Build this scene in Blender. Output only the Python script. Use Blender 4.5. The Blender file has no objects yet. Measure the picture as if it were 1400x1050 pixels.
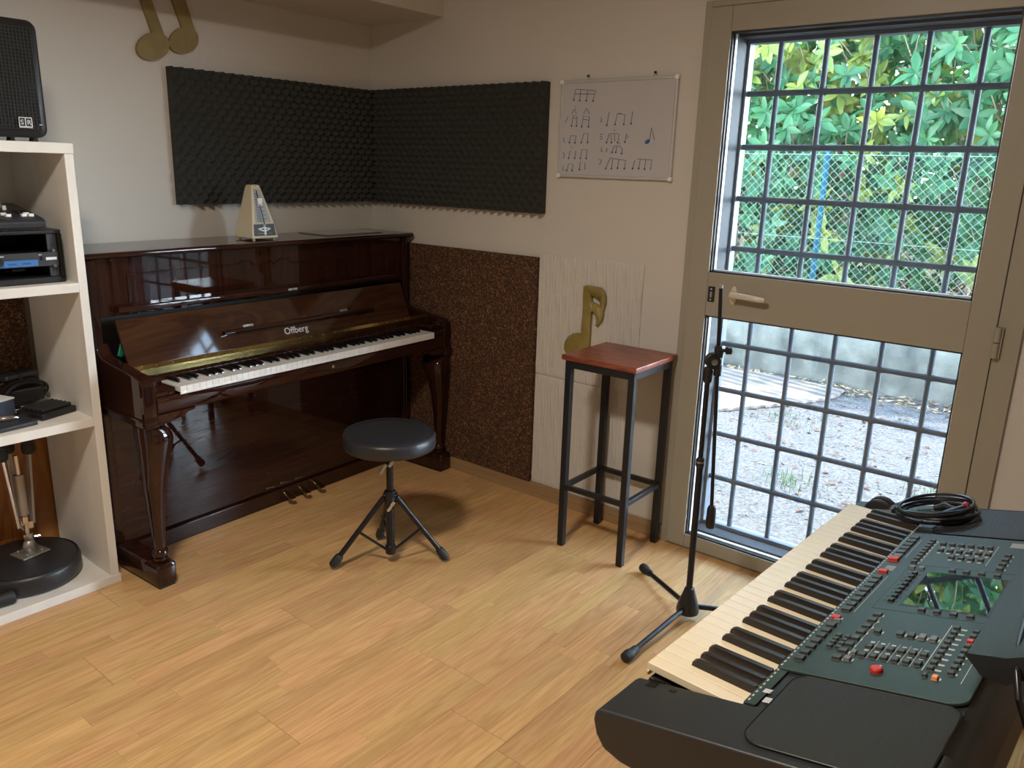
import bpy, bmesh, math, random
from mathutils import Vector, Matrix
PI = math.pi
random.seed(7)
SC = bpy.context.scene
COL = SC.collection

# ---------------------------------------------------------------- camera
def cam_axes(yaw, pitch, roll):
    f = Vector((math.sin(yaw)*math.cos(pitch), math.cos(yaw)*math.cos(pitch), -math.sin(pitch)))
    r = Vector((math.cos(yaw), -math.sin(yaw), 0)); u = r.cross(f)
    return (math.cos(roll)*r + math.sin(roll)*u, -math.sin(roll)*r + math.cos(roll)*u, f)
cd = bpy.data.cameras.new('camera'); cam = bpy.data.objects.new('camera', cd); COL.objects.link(cam)
cr, cu, cf = cam_axes(0.8943, 0.2640, 0.0305)
m = Matrix((cr, cu, -cf)).transposed().to_4x4(); m.translation = Vector((-2.6341, -3.0060, 1.3956))
cam.matrix_world = m
cd.sensor_width = 36; cd.sensor_fit = 'HORIZONTAL'; cd.lens = 1091.58/1400*36; cd.clip_start = 0.02
SC.camera = cam
# ---------------------------------------------------------------- sky, sun, exposure
SC.view_settings.view_transform = 'Standard'; SC.view_settings.look = 'None'
SC.view_settings.gamma = 1.0; SC.view_settings.exposure = 0.38
SC.view_settings.use_curve_mapping = False
w = bpy.data.worlds.new('sky'); SC.world = w; w.use_nodes = True
nt = w.node_tree; bg = nt.nodes['Background']
tc = nt.nodes.new('ShaderNodeTexCoord'); sx = nt.nodes.new('ShaderNodeSeparateXYZ')
rp = nt.nodes.new('ShaderNodeValToRGB')
rp.color_ramp.elements[0].position = 0.0; rp.color_ramp.elements[0].color = (0.78, 0.92, 1.0, 1)      # hazy bright horizon
rp.color_ramp.elements[1].position = 0.95; rp.color_ramp.elements[1].color = (0.06, 0.10, 0.16, 1)
e_ = rp.color_ramp.elements.new(0.20); e_.color = (0.42, 0.52, 0.60, 1)
e_ = rp.color_ramp.elements.new(0.42); e_.color = (0.12, 0.17, 0.23, 1)
nt.links.new(tc.outputs['Generated'], sx.inputs[0]); nt.links.new(sx.outputs['Z'], rp.inputs[0])
nt.links.new(rp.outputs[0], bg.inputs[0])
bg.inputs[1].default_value = SKY = 57.0
sd = bpy.data.lights.new('sun', 'SUN'); sd.energy = 15.0; sd.angle = 0.02; sd.color = (1.0, 0.95, 0.86)
sun = bpy.data.objects.new('sun', sd); COL.objects.link(sun)
sun.rotation_euler = Vector((0.30, -0.06, 0.95)).to_track_quat('Z', 'Y').to_euler()
pd = bpy.data.lights.new('door_portal', 'AREA'); pd.shape = 'RECTANGLE'; pd.size = 0.95; pd.size_y = 1.95
pd.cycles.is_portal = True
po = bpy.data.objects.new('door_portal', pd); COL.objects.link(po)
po.location = (0.07, -2.19, 0.97); po.rotation_euler = (0, PI/2, 0); po.rotation_euler = Vector((1, 0, 0)).to_track_quat('Z', 'Y').to_euler()
ld = bpy.data.lights.new('ceiling_light', 'AREA'); ld.shape = 'DISK'; ld.size = 0.30; ld.energy = 34; ld.color = (1.0, 0.89, 0.77)
lo = bpy.data.objects.new('ceiling_light', ld); COL.objects.link(lo); lo.location = (-2.30, -1.95, 2.317)

# ---------------------------------------------------------------- materials
def mat(name, col, rough=0.5, metal=0.0, var=0.0, vscale=8.0, bump=0.0, bscale=60.0, coat=0.0, coat_rough=0.05,
        emit=None, estr=1.0, stretch=(1, 1, 1), dark=None, rvar=0.0, spec=0.5, sheen=0.0, trans=0.0, detail=4.0):
    M = bpy.data.materials.new(name); M.use_nodes = True
    n = M.node_tree.nodes; l = M.node_tree.links; p = n['Principled BSDF']
    col = tuple(col) + (1,) if len(col) == 3 else col
    p.inputs['Base Color'].default_value = col; p.inputs['Roughness'].default_value = rough
    p.inputs['Metallic'].default_value = metal; p.inputs['Coat Weight'].default_value = coat
    p.inputs['Coat Roughness'].default_value = coat_rough; p.inputs['Specular IOR Level'].default_value = spec
    p.inputs['Transmission Weight'].default_value = trans
    if sheen: p.inputs['Sheen Weight'].default_value = sheen
    if emit: p.inputs['Emission Color'].default_value = tuple(emit) + (1,); p.inputs['Emission Strength'].default_value = estr
    if var or bump or rvar:
        t = n.new('ShaderNodeTexCoord'); mp = n.new('ShaderNodeMapping'); mp.inputs['Scale'].default_value = stretch
        l.new(t.outputs['Object'], mp.inputs[0])
    if var or rvar:
        ns = n.new('ShaderNodeTexNoise'); ns.inputs['Scale'].default_value = vscale; ns.inputs['Detail'].default_value = detail
        l.new(mp.outputs[0], ns.inputs['Vector'])
    if var:
        cr_ = n.new('ShaderNodeValToRGB'); e = cr_.color_ramp.elements
        e[0].position = 0.3; e[1].position = 0.7
        e[0].color = tuple(dark) + (1,) if dark else tuple(max(0, c*(1-var)) for c in col[:3]) + (1,)
        e[1].color = tuple(min(1, c*(1+var*0.6)) for c in col[:3]) + (1,)
        l.new(ns.outputs['Fac'], cr_.inputs[0]); l.new(cr_.outputs[0], p.inputs['Base Color'])
    if rvar:
        mr = n.new('ShaderNodeMapRange'); mr.inputs['To Min'].default_value = max(0.02, rough-rvar); mr.inputs['To Max'].default_value = rough+rvar
        l.new(ns.outputs['Fac'], mr.inputs['Value']); l.new(mr.outputs[0], p.inputs['Roughness'])
    if bump:
        nb = n.new('ShaderNodeTexNoise'); nb.inputs['Scale'].default_value = bscale; nb.inputs['Detail'].default_value = 5
        l.new(mp.outputs[0], nb.inputs['Vector']); bp = n.new('ShaderNodeBump'); bp.inputs['Strength'].default_value = bump
        bp.inputs['Distance'].default_value = 0.01; l.new(nb.outputs['Fac'], bp.inputs['Height']); l.new(bp.outputs[0], p.inputs['Normal'])
    return M

def glass_mat(name, tint=(1, 1, 1), r=0.0):
    M = bpy.data.materials.new(name); M.use_nodes = True; n = M.node_tree.nodes; l = M.node_tree.links
    n.remove(n['Principled BSDF']); o = n['Material Output']
    a = n.new('ShaderNodeBsdfTransparent'); a.inputs[0].default_value = tuple(tint) + (1,)
    g = n.new('ShaderNodeBsdfGlossy'); g.inputs['Roughness'].default_value = r
    f = n.new('ShaderNodeFresnel'); ge = n.new('ShaderNodeNewGeometry'); mi = n.new('ShaderNodeMapRange')   # same reflectance on both faces of the thin pane
    mi.inputs['To Min'].default_value = 1.45; mi.inputs['To Max'].default_value = 1/1.45; l.new(ge.outputs['Backfacing'], mi.inputs['Value']); l.new(mi.outputs[0], f.inputs[0])
    x = n.new('ShaderNodeMixShader'); l.new(f.outputs[0], x.inputs[0]); l.new(a.outputs[0], x.inputs[1]); l.new(g.outputs[0], x.inputs[2])
    l.new(x.outputs[0], o.inputs[0]); return M

def wood_mat(name, c1, c2, rough, axis=0, coat=0.0, coat_rough=0.05, freq=14.0, long=0.05, bump=0.0, c3=None, attr=False, world=False, rays=0.5):
    """grain running along one axis; attr: per-board tint and offset from the 'rnd' attribute"""
    M = bpy.data.materials.new(name); M.use_nodes = True; n = M.node_tree.nodes; l = M.node_tree.links; p = n['Principled BSDF']
    t = n.new('ShaderNodeTexCoord'); mp = n.new('ShaderNodeMapping'); s = [1.0, 1.0, 1.0]; s[axis] = long
    mp.inputs['Scale'].default_value = s; src = t.outputs['Object']
    if world: g_ = n.new('ShaderNodeNewGeometry'); src = g_.outputs['Position']
    l.new(src, mp.inputs[0]); vec = mp.outputs[0]
    if attr:
        at = n.new('ShaderNodeAttribute'); at.attribute_name = 'rnd'
        sc_ = n.new('ShaderNodeVectorMath'); sc_.operation = 'SCALE'; sc_.inputs['Scale'].default_value = 37.0
        cmb = n.new('ShaderNodeCombineXYZ'); l.new(at.outputs['Fac'], cmb.inputs[0]); l.new(at.outputs['Fac'], cmb.inputs[1]); l.new(at.outputs['Fac'], cmb.inputs[2])
        l.new(cmb.outputs[0], sc_.inputs[0]); ad = n.new('ShaderNodeVectorMath'); l.new(vec, ad.inputs[0]); l.new(sc_.outputs[0], ad.inputs[1]); vec = ad.outputs[0]
    n1 = n.new('ShaderNodeTexNoise'); n1.inputs['Scale'].default_value = freq; n1.inputs['Detail'].default_value = 6; n1.inputs['Distortion'].default_value = 0.6
    n2 = n.new('ShaderNodeTexNoise'); n2.inputs['Scale'].default_value = freq*7; n2.inputs['Detail'].default_value = 3
    l.new(vec, n1.inputs['Vector']); l.new(vec, n2.inputs['Vector'])
    # ring lines: fractional part of stretched noise
    mu = n.new('ShaderNodeMath'); mu.operation = 'MULTIPLY'; mu.inputs[1].default_value = 9.0; l.new(n1.outputs['Fac'], mu.inputs[0])
    fr = n.new('ShaderNodeMath'); fr.operation = 'PINGPONG'; fr.inputs[1].default_value = 0.5; l.new(mu.outputs[0], fr.inputs[0])
    mx = n.new('ShaderNodeMix'); mx.data_type = 'FLOAT'; mx.inputs[0].default_value = rays
    l.new(fr.outputs[0], mx.inputs[2]); l.new(n2.outputs['Fac'], mx.inputs[3])
    cr_ = n.new('ShaderNodeValToRGB'); e = cr_.color_ramp.elements; e[0].position = 0.2; e[1].position = 0.62
    e[0].color = tuple(c2) + (1,); e[1].color = tuple(c1) + (1,)
    l.new(mx.outputs[0], cr_.inputs[0]); out = cr_.outputs[0]
    if attr:
        hs = n.new('ShaderNodeHueSaturation'); mr = n.new('ShaderNodeMapRange'); mr.inputs['To Min'].default_value = 0.88; mr.inputs['To Max'].default_value = 1.10
        l.new(at.outputs['Fac'], mr.inputs['Value']); l.new(mr.outputs[0], hs.inputs['Value'])
        m2 = n.new('ShaderNodeMath'); m2.operation = 'MULTIPLY'; m2.inputs[1].default_value = 7.31; l.new(at.outputs['Fac'], m2.inputs[0])
        f2 = n.new('ShaderNodeMath'); f2.operation = 'FRACT'; l.new(m2.outputs[0], f2.inputs[0])
        mr2 = n.new('ShaderNodeMapRange'); mr2.inputs['To Min'].default_value = 0.493; mr2.inputs['To Max'].default_value = 0.508
        l.new(f2.outputs[0], mr2.inputs['Value']); l.new(mr2.outputs[0], hs.inputs['Hue']); l.new(out, hs.inputs['Color']); out = hs.outputs[0]
    l.new(out, p.inputs['Base Color']); p.inputs['Roughness'].default_value = rough
    p.inputs['Coat Weight'].default_value = coat; p.inputs['Coat Roughness'].default_value = coat_rough
    if coat > 0.9: p.inputs['Specular IOR Level'].default_value = 0.0
    if bump:
        bp = n.new('ShaderNodeBump'); bp.inputs['Strength'].default_value = bump; bp.inputs['Distance'].default_value = 0.002
        l.new(n2.outputs['Fac'], bp.inputs['Height']); l.new(bp.outputs[0], p.inputs['Normal'])
    return M

K = {}
K['wall'] = mat('wall_paint', (0.59, 0.56, 0.51), 0.75, var=0.04, vscale=1.5, bump=0.12, bscale=45)
K['ceiling'] = mat('ceiling_paint', (0.58, 0.53, 0.47), 0.8, var=0.05, vscale=2, bump=0.1, bscale=30)
K['floor_base'] = mat('floor_joint', (0.10, 0.055, 0.025), 0.8)
K['floor'] = wood_mat('oak_laminate', (0.74, 0.46, 0.21), (0.55, 0.305, 0.122), 0.30, axis=0, freq=13, long=0.09, attr=True, bump=0.05, rays=0.55)
K['baseb'] = wood_mat('skirting_oak', (0.40, 0.27, 0.14), (0.30, 0.19, 0.09), 0.5, axis=1, freq=18, long=0.05)
K['frame'] = mat('cream_aluminium', (0.335, 0.31, 0.245), 0.42, var=0.03, vscale=3)
K['gasket'] = mat('black_rubber_gasket', (0.012, 0.012, 0.013), 0.5)
K['bead'] = mat('white_spacer_bar', (0.75, 0.8, 0.82), 0.35, metal=0.2)
K['pane'] = glass_mat('window_pane')
K['grey'] = mat('grey_painted_steel', (0.075, 0.10, 0.125), 0.65, var=0.15, vscale=20, bump=0.05, spec=0.15)
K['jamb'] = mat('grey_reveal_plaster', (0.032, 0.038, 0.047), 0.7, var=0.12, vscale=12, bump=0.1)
K['handle'] = mat('cream_handle_enamel', (0.62, 0.56, 0.44), 0.22, coat=0.5)
K['black'] = mat('black_plastic', (0.012, 0.012, 0.013), 0.38, bump=0.03, bscale=400)
K['blackm'] = mat('black_powder_steel', (0.014, 0.015, 0.018), 0.33, metal=0.3, bump=0.04, bscale=300)
K['rubber'] = mat('black_rubber', (0.016, 0.016, 0.017), 0.6, bump=0.06, bscale=200)
K['chrome'] = mat('chrome', (0.75, 0.75, 0.76), 0.15, metal=1.0, rvar=0.08, vscale=30)
K['castm'] = mat('cast_grey_metal', (0.42, 0.41, 0.39), 0.42, metal=0.8, bump=0.1, bscale=120)
K['brass'] = mat('brass', (0.78, 0.62, 0.25), 0.24, metal=1.0, var=0.2, vscale=20, rvar=0.1)
K['leather'] = mat('black_vinyl', (0.020, 0.021, 0.025), 0.36, bump=0.12, bscale=260)
K['piano'] = wood_mat('mahogany_polyester', (0.036, 0.0105, 0.006), (0.017, 0.0055, 0.0035), 0.25, axis=2, coat=1.0, coat_rough=0.025, freq=7, long=0.12, rays=0.35)
K['pianoh'] = wood_mat('mahogany_polyester_rail', (0.040, 0.012, 0.007), (0.019, 0.006, 0.004), 0.25, axis=0, coat=1.0, coat_rough=0.03, freq=8, long=0.12, rays=0.35)
K['fall'] = wood_mat('mahogany_fallboard', (0.068, 0.029, 0.013), (0.036, 0.014, 0.007), 0.3, axis=0, coat=1.0, coat_rough=0.05, freq=6, long=0.25, rays=0.3)
K['pblack'] = mat('piano_black_gap', (0.006, 0.005, 0.005), 0.4)
K['ivory'] = mat('piano_white_key', (0.80, 0.80, 0.78), 0.18, coat=0.4)
K['ebony'] = mat('piano_black_key', (0.008, 0.008, 0.009), 0.15, coat=0.6)
K['cream_key'] = mat('aged_cream_key', (0.80, 0.69, 0.48), 0.30, var=0.04, vscale=20)
K['kb_black'] = mat('keyboard_black_key', (0.022, 0.017, 0.015), 0.42)
K['white_wood'] = mat('white_painted_board', (0.74, 0.72, 0.67), 0.55, var=0.06, vscale=14, bump=0.10, bscale=25, stretch=(1, 1, 0.3))
K['cork'] = None
K['foam'] = mat('charcoal_foam', (0.034, 0.035, 0.031), 0.95, var=0.15, vscale=60, bump=0.2, bscale=900)
K['gold'] = mat('gold_painted_foam', (0.25, 0.19, 0.065), 0.55, var=0.15, vscale=18, bump=0.15, bscale=60)
K['goldg'] = mat('gold_gloss_paint', (0.29, 0.225, 0.065), 0.30, var=0.18, vscale=22, bump=0.25, bscale=30, coat=0.3)
K['board'] = mat('whiteboard_enamel', (0.50, 0.485, 0.50), 0.25, var=0.02, vscale=4)
K['alu'] = mat('matt_aluminium', (0.62, 0.61, 0.60), 0.38, metal=0.6)
K['ink'] = mat('blue_marker_ink', (0.045, 0.075, 0.20), 0.6)
K['inkb'] = mat('bright_blue_marker_ink', (0.02, 0.12, 0.32), 0.5)
K['redwood'] = wood_mat('red_stained_pine', (0.36, 0.085, 0.038), (0.16, 0.03, 0.014), 0.36, axis=1, coat=0.25, coat_rough=0.25, freq=10, long=0.15, bump=0.2, rays=0.35)
K['metro'] = mat('ivory_plastic', (0.62, 0.55, 0.38), 0.35, coat=0.2)
K['white'] = mat('white_plastic', (0.80, 0.80, 0.78), 0.35)
K['panel_green'] = mat('green_grey_plastic', (0.026, 0.045, 0.038), 0.45, bump=0.02, bscale=500)
K['panel_dark'] = mat('dark_grey_plastic', (0.021, 0.023, 0.024), 0.42, bump=0.04, bscale=500)
K['btn'] = mat('grey_button', (0.045, 0.053, 0.050), 0.4)
K['btnl'] = mat('light_grey_button', (0.16, 0.17, 0.165), 0.4)
K['red'] = mat('red_button', (0.55, 0.03, 0.02), 0.35)
K['orange'] = mat('orange_button', (0.85, 0.30, 0.10), 0.4)
K['legend'] = mat('pale_printing', (0.52, 0.56, 0.54), 0.6)
K['screen'] = mat('lcd_screen_glass', (0.004, 0.008, 0.008), 0.02, coat=1.0, coat_rough=0.0, spec=0.9)
K['blue'] = mat('blue_faceplate', (0.05, 0.18, 0.46), 0.4)
K['gunmetal'] = mat('dark_faceplate', (0.025, 0.028, 0.034), 0.45, bump=0.05, bscale=200)
K['paper'] = mat('white_label', (0.72, 0.74, 0.76), 0.6)
K['cable'] = mat('black_cable_jacket', (0.010, 0.010, 0.011), 0.28)
K['teal'] = mat('dark_teal_fabric', (0.004, 0.06, 0.075), 0.8, bump=0.2, bscale=200)
K['greenp'] = mat('green_plastic', (0.0, 0.16, 0.09), 0.4)
K['slate'] = mat('slate_blue_card', (0.05, 0.065, 0.10), 0.6)
K['orangewood'] = wood_mat('orange_stained_pine', (0.42, 0.18, 0.035), (0.26, 0.09, 0.016), 0.45, axis=2, freq=9, long=0.12, coat=0.2, rays=0.3)
K['folder'] = mat('pale_plastic_folder', (0.24, 0.25, 0.25), 0.12, coat=0.5)
K['textile'] = mat('textured_white_tile', (0.62, 0.56, 0.48), 0.72, bump=0.9, bscale=26, stretch=(1, 3.2, 0.42), var=0.04, vscale=20)

def cork_mat():
    M = bpy.data.materials.new('dark_expanded_cork'); M.use_nodes = True; n = M.node_tree.nodes; l = M.node_tree.links; p = n['Principled BSDF']
    t = n.new('ShaderNodeTexCoord'); v = n.new('ShaderNodeTexVoronoi'); v.inputs['Scale'].default_value = 170; v.inputs['Randomness'].default_value = 1
    l.new(t.outputs['Object'], v.inputs['Vector'])
    cr_ = n.new('ShaderNodeValToRGB'); e = cr_.color_ramp.elements
    e[0].position = 0.0; e[0].color = (0.022, 0.010, 0.005, 1); e[1].position = 1.0; e[1].color = (0.27, 0.135, 0.06, 1)
    e2 = cr_.color_ramp.elements.new(0.55); e2.color = (0.075, 0.033, 0.014, 1); e3 = cr_.color_ramp.elements.new(0.85); e3.color = (0.13, 0.060, 0.026, 1)
    sp = n.new('ShaderNodeSeparateColor'); l.new(v.outputs['Color'], sp.inputs[0]); l.new(sp.outputs[0], cr_.inputs[0])
    l.new(cr_.outputs[0], p.inputs['Base Color']); p.inputs['Roughness'].default_value = 0.85
    b = n.new('ShaderNodeBump'); b.inputs['Strength'].default_value = 0.7; b.inputs['Distance'].default_value = 0.003
    l.new(sp.outputs[1], b.inputs['Height']); l.new(b.outputs[0], p.inputs['Normal']); return M
K['cork'] = cork_mat()

def leaf_mat(name, c1, c2, trans, rough=0.5):
    M = bpy.data.materials.new(name); M.use_nodes = True; n = M.node_tree.nodes; l = M.node_tree.links; p = n['Principled BSDF']
    g = n.new('ShaderNodeNewGeometry'); ns = n.new('ShaderNodeTexNoise'); ns.inputs['Scale'].default_value = 3.5; ns.inputs['Detail'].default_value = 4
    l.new(g.outputs['Position'], ns.inputs['Vector']); cr_ = n.new('ShaderNodeValToRGB'); e = cr_.color_ramp.elements
    e[0].position = 0.35; e[1].position = 0.65; e[0].color = tuple(c1) + (1,); e[1].color = tuple(c2) + (1,)
    l.new(ns.outputs['Fac'], cr_.inputs[0]); l.new(cr_.outputs[0], p.inputs['Base Color']); p.inputs['Roughness'].default_value = rough; p.inputs['Specular IOR Level'].default_value = 0.22
    tr = n.new('ShaderNodeBsdfTranslucent'); tr.inputs[0].default_value = tuple(trans) + (1,)
    mx = n.new('ShaderNodeMixShader'); mx.inputs[0].default_value = 0.35
    l.new(p.outputs[0], mx.inputs[1]); l.new(tr.outputs[0], mx.inputs[2]); l.new(mx.outputs[0], n['Material Output'].inputs[0]); return M
K['leaf'] = leaf_mat('laurel_leaf', (0.0075, 0.036, 0.017), (0.018, 0.074, 0.031), (0.045, 0.13, 0.018))
K['leafy'] = leaf_mat('yellow_green_leaf', (0.030, 0.055, 0.010), (0.095, 0.12, 0.022), (0.16, 0.18, 0.026))
K['straw'] = mat('dry_leaf_litter', (0.19, 0.14, 0.075), 0.8, var=0.5, vscale=9)
K['rust'] = mat('red_brown_litter', (0.065, 0.027, 0.018), 0.8, var=0.5, vscale=9)
K['bark'] = mat('grey_brown_bark', (0.10, 0.075, 0.05), 0.85, bump=0.4, bscale=40)
K['concrete'] = mat('weathered_concrete', (0.062, 0.066, 0.058), 0.9, var=0.55, stretch=(1, 1, 0.8), vscale=6, bump=0.5, bscale=30, dark=(0.014, 0.018, 0.016), detail=10)
K['gravel'] = mat('pale_gravel', (0.06, 0.063, 0.066), 0.9, var=0.5, vscale=60, bump=1.0, bscale=90, dark=(0.018, 0.018, 0.018), detail=10)
K['stone'] = mat('gravel_stone', (0.085, 0.09, 0.095), 0.85, var=0.4, vscale=6)
K['wire'] = mat('galvanised_wire', (0.10, 0.14, 0.13), 0.6, spec=0.2)
K['post'] = mat('blue_green_post_paint', (0.002, 0.028, 0.045), 0.7, spec=0.1)

# ---------------------------------------------------------------- builders
BUILD = {}
def tag(o, label=None, cat=None, group=None, kind=None):
    if label: o['label'] = label
    if cat: o['category'] = cat
    if group: o['group'] = group
    if kind: o['kind'] = kind
    return o
def thing(name, label, cat, loc=(0, 0, 0), rz=0.0, group=None, world=True):
    o = bpy.data.objects.new(name, None); COL.objects.link(o); o.empty_display_size = 0.05
    o.location = loc; o.rotation_euler = (0, 0, rz)
    mw = Matrix.Translation(loc) @ Matrix.Rotation(rz, 4, 'Z')
    BUILD[o.name] = mw.inverted() if world else Matrix.Identity(4)
    return tag(o, label, cat, group)

class B:
    def __init__(s): s.v = []; s.f = []; s.bv = False
    def add(s, vs, fs):
        k = len(s.v); s.v += [Vector(v) for v in vs]; s.f += [tuple(i+k for i in f) for f in fs]; return s
    def box(s, c, d, bev=0.0, R=None, seg=2):
        bm = bmesh.new(); bmesh.ops.create_cube(bm, size=1)
        for v in bm.verts: v.co = Vector((v.co.x*d[0], v.co.y*d[1], v.co.z*d[2]))
        if bev > 0: s.bv = True; bmesh.ops.bevel(bm, geom=bm.edges[:], offset=min(bev, min(d)*0.49), segments=seg, profile=0.5, affect='EDGES')
        c = Vector(c); bm.verts.index_update()
        s.add([(R @ v.co if R else v.co) + c for v in bm.verts], [[v.index for v in f.verts] for f in bm.faces]); bm.free(); return s
    def bb(s, a, b, bev=0.0):      # box from two corners
        a, b = Vector(a), Vector(b); d = b-a; return s.box((a+b)/2, (abs(d.x), abs(d.y), abs(d.z)), bev)
    def ring(s, c, ax, r, n, ref=None):
        ax = Vector(ax).normalized(); ref = Vector(ref) if ref is not None else (Vector((0, 0, 1)) if abs(ax.z) < 0.9 else Vector((1, 0, 0)))
        u = (ref - ax*ref.dot(ax)).normalized(); w_ = ax.cross(u)
        return [Vector(c) + r*(math.cos(2*PI*i/n)*u + math.sin(2*PI*i/n)*w_) for i in range(n)]
    def loft(s, rings, cap=True, closed=False):
        n = len(rings[0]); k = len(s.v)
        for r in rings: s.v += [Vector(p) for p in r]
        m_ = len(rings)
        for j in range(m_ if closed else m_-1):
            a, b = k+j*n, k+((j+1) % m_)*n
            for i in range(n): s.f.append((a+i, a+(i+1) % n, b+(i+1) % n, b+i))
        if cap and not closed:
            s.f.append(tuple(k+i for i in reversed(range(n)))); s.f.append(tuple(k+(m_-1)*n+i for i in range(n)))
        return s
    def cyl(s, a, b, r0, r1=None, n=16, bev=0.0):
        a, b = Vector(a), Vector(b); r1 = r0 if r1 is None else r1; ax = b-a
        if bev:
            e = ax.normalized()*bev
            return s.loft([s.ring(a, ax, r0-bev, n), s.ring(a+e, ax, r0, n), s.ring(b-e, ax, r1, n), s.ring(b, ax, r1-bev, n)])
        return s.loft([s.ring(a, ax, r0, n), s.ring(b, ax, r1, n)])
    def tube(s, pts, r, n=8, closed=False, cap=True):
        P = [Vector(p) for p in pts]; R = []; m_ = len(P); ref = None
        rr = r if isinstance(r, (list, tuple)) else [r]*m_
        for i, p in enumerate(P):
            a = P[(i-1) % m_] if (closed or i) else p; b = P[(i+1) % m_] if (closed or i < m_-1) else p
            t = (b-a).normalized()
            if ref is None: ref = Vector((0, 0, 1)) if abs(t.z) < 0.9 else Vector((1, 0, 0))
            ref = (ref - t*ref.dot(t)).normalized(); w_ = t.cross(ref)
            R.append([p + rr[i]*(math.cos(2*PI*j/n)*ref + math.sin(2*PI*j/n)*w_) for j in range(n)])
        return s.loft(R, cap, closed)
    def lathe(s, prof, c=(0, 0, 0), n=32, ax=(0, 0, 1)):   # prof: (r, h) along axis
        ax = Vector(ax).normalized()
        return s.loft([s.ring(Vector(c)+ax*h, ax, max(r, 1e-4), n) for r, h in prof])
    def prism(s, poly, fn, d0, d1):      # fn(a, b, d) -> xyz
        n = len(poly); k = len(s.v)
        s.v += [Vector(fn(a, b, d0)) for a, b in poly] + [Vector(fn(a, b, d1)) for a, b in poly]
        s.f.append(tuple(k+i for i in range(n))); s.f.append(tuple(k+n+i for i in reversed(range(n))))
        for i in range(n): s.f.append((k+i, k+n+i, k+n+(i+1) % n, k+(i+1) % n))
        return s
    def obj(s, name, mt, parent=None, smooth=True, ang=35, label=None, cat=None, group=None, kind=None, recalc=True, mesh_bev=0.0):
        M = BUILD.get(parent.name, Matrix.Identity(4)) if parent else Matrix.Identity(4)
        me = bpy.data.meshes.new(name); me.from_pydata([M @ v for v in s.v], [], s.f)
        if recalc or mesh_bev:
            bm = bmesh.new(); bm.from_mesh(me)
            if mesh_bev:
                bmesh.ops.bevel(bm, geom=[e for e in bm.edges if len(e.link_faces) == 2 and e.calc_face_angle(0) > 0.6], offset=mesh_bev, segments=2, profile=0.5, affect='EDGES')
            bmesh.ops.recalc_face_normals(bm, faces=bm.faces[:]); bm.to_mesh(me); bm.free()
        if smooth:
            me.shade_smooth(); me.set_sharp_from_angle(angle=math.radians(ang))
        me.materials.append(mt)
        o = bpy.data.objects.new(name, me); COL.objects.link(o)
        if s.bv or mesh_bev: wn = o.modifiers.new('weighted_normals', 'WEIGHTED_NORMAL'); wn.keep_sharp = False; wn.weight = 80
        if parent: o.parent = parent; BUILD[o.name] = M
        return tag(o, label, cat, group, kind)
def box(name, mt, a, b, parent=None, bev=0.0, **kw): return B().bb(a, b, bev).obj(name, mt, parent, **kw)
def text(name, body, size, mt, M4, parent, depth=0.0006, sx_=1.0):
    c = bpy.data.curves.new(name, 'FONT'); c.body = body; c.size = size; c.extrude = depth; c.align_x = 'LEFT'; c.resolution_u = 3
    t = bpy.data.objects.new(name, c); COL.objects.link(t)
    dg = bpy.context.evaluated_depsgraph_get(); me = bpy.data.meshes.new_from_object(t.evaluated_get(dg))
    bpy.data.objects.remove(t); bpy.data.curves.remove(c)
    M = BUILD.get(parent.name, Matrix.Identity(4)) if parent else Matrix.Identity(4)
    me.transform(M @ M4 @ Matrix.Diagonal((sx_, 1, 1, 1))); me.materials.clear(); me.materials.append(mt)
    o = bpy.data.objects.new(name, me); COL.objects.link(o)
    if parent: o.parent = parent; BUILD[o.name] = M
    return o
def basis(o_, x, y):   # matrix with given origin and x, y directions
    x = Vector(x).normalized(); y = Vector(y).normalized(); z = x.cross(y)
    M = Matrix((x, y, z)).transposed().to_4x4(); M.translation = Vector(o_); return M

# ---------------------------------------------------------------- room shell
XW, YW, ZC = -4.3, -4.4, 2.46
DY0, DY1, DZ = -1.675, -2.735, 1.945         # door frame outer edges
def S(o): return tag(o, kind='structure')
fl = S(box('floor', K['floor_base'], (XW, YW, -0.12), (0.0, 0.0, -0.0125)))
BUILD[fl.name] = Matrix.Identity(4)
S(box('ceiling', K['ceiling'], (XW, YW, ZC), (0.0, 0.0, ZC+0.1)))
S(B().bb((XW, -0.462, 2.0), (0.0, 0.0, 2.03)).bb((XW, -0.462, 2.03), (0, -0.45, ZC)).obj('trim_1', K['ceiling'], smooth=False))
S(box('added_eave', K['ceiling'], (0.12, -6.0, 2.30), (0.82, 1.0, 2.36)))      # unseen eave added over the door to keep direct sun out
S(box('wall_left', K['wall'], (XW-0.15, 0.0, -0.12), (0.15, 0.15, ZC+0.1)))
wr = B().bb((0, 0, -0.12), (0.12, -1.78, ZC+0.1)).bb((0, -2.64, -0.12), (0.12, YW, ZC+0.1)).bb((0, -1.78, 1.90), (0.12, -2.64, ZC+0.1)).bb((0, -1.78, -0.12), (0.12, -2.64, 0.0))
S(wr.obj('wall_right', K['wall'], smooth=False))
S(box('wall_back', K['wall'], (XW-0.15, YW-0.15, -0.12), (0.15, YW, ZC+0.1)))
S(box('wall_side', K['wall'], (XW-0.15, YW, -0.12), (XW, 0.0, ZC+0.1)))
S(box('baseboard_right', K['baseb'], (-0.012, -0.0, 0.0), (-0.0, DY0+0.002, 0.064), bev=0.002))
S(box('baseboard_left', K['baseb'], (XW, -0.012, 0.0), (-0.012, 0.0, 0.064), bev=0.002))
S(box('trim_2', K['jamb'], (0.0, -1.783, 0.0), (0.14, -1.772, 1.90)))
S(box('trim_3', K['jamb'], (0.031, -2.635, 1.834), (0.14, -1.783, 1.90)))
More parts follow.
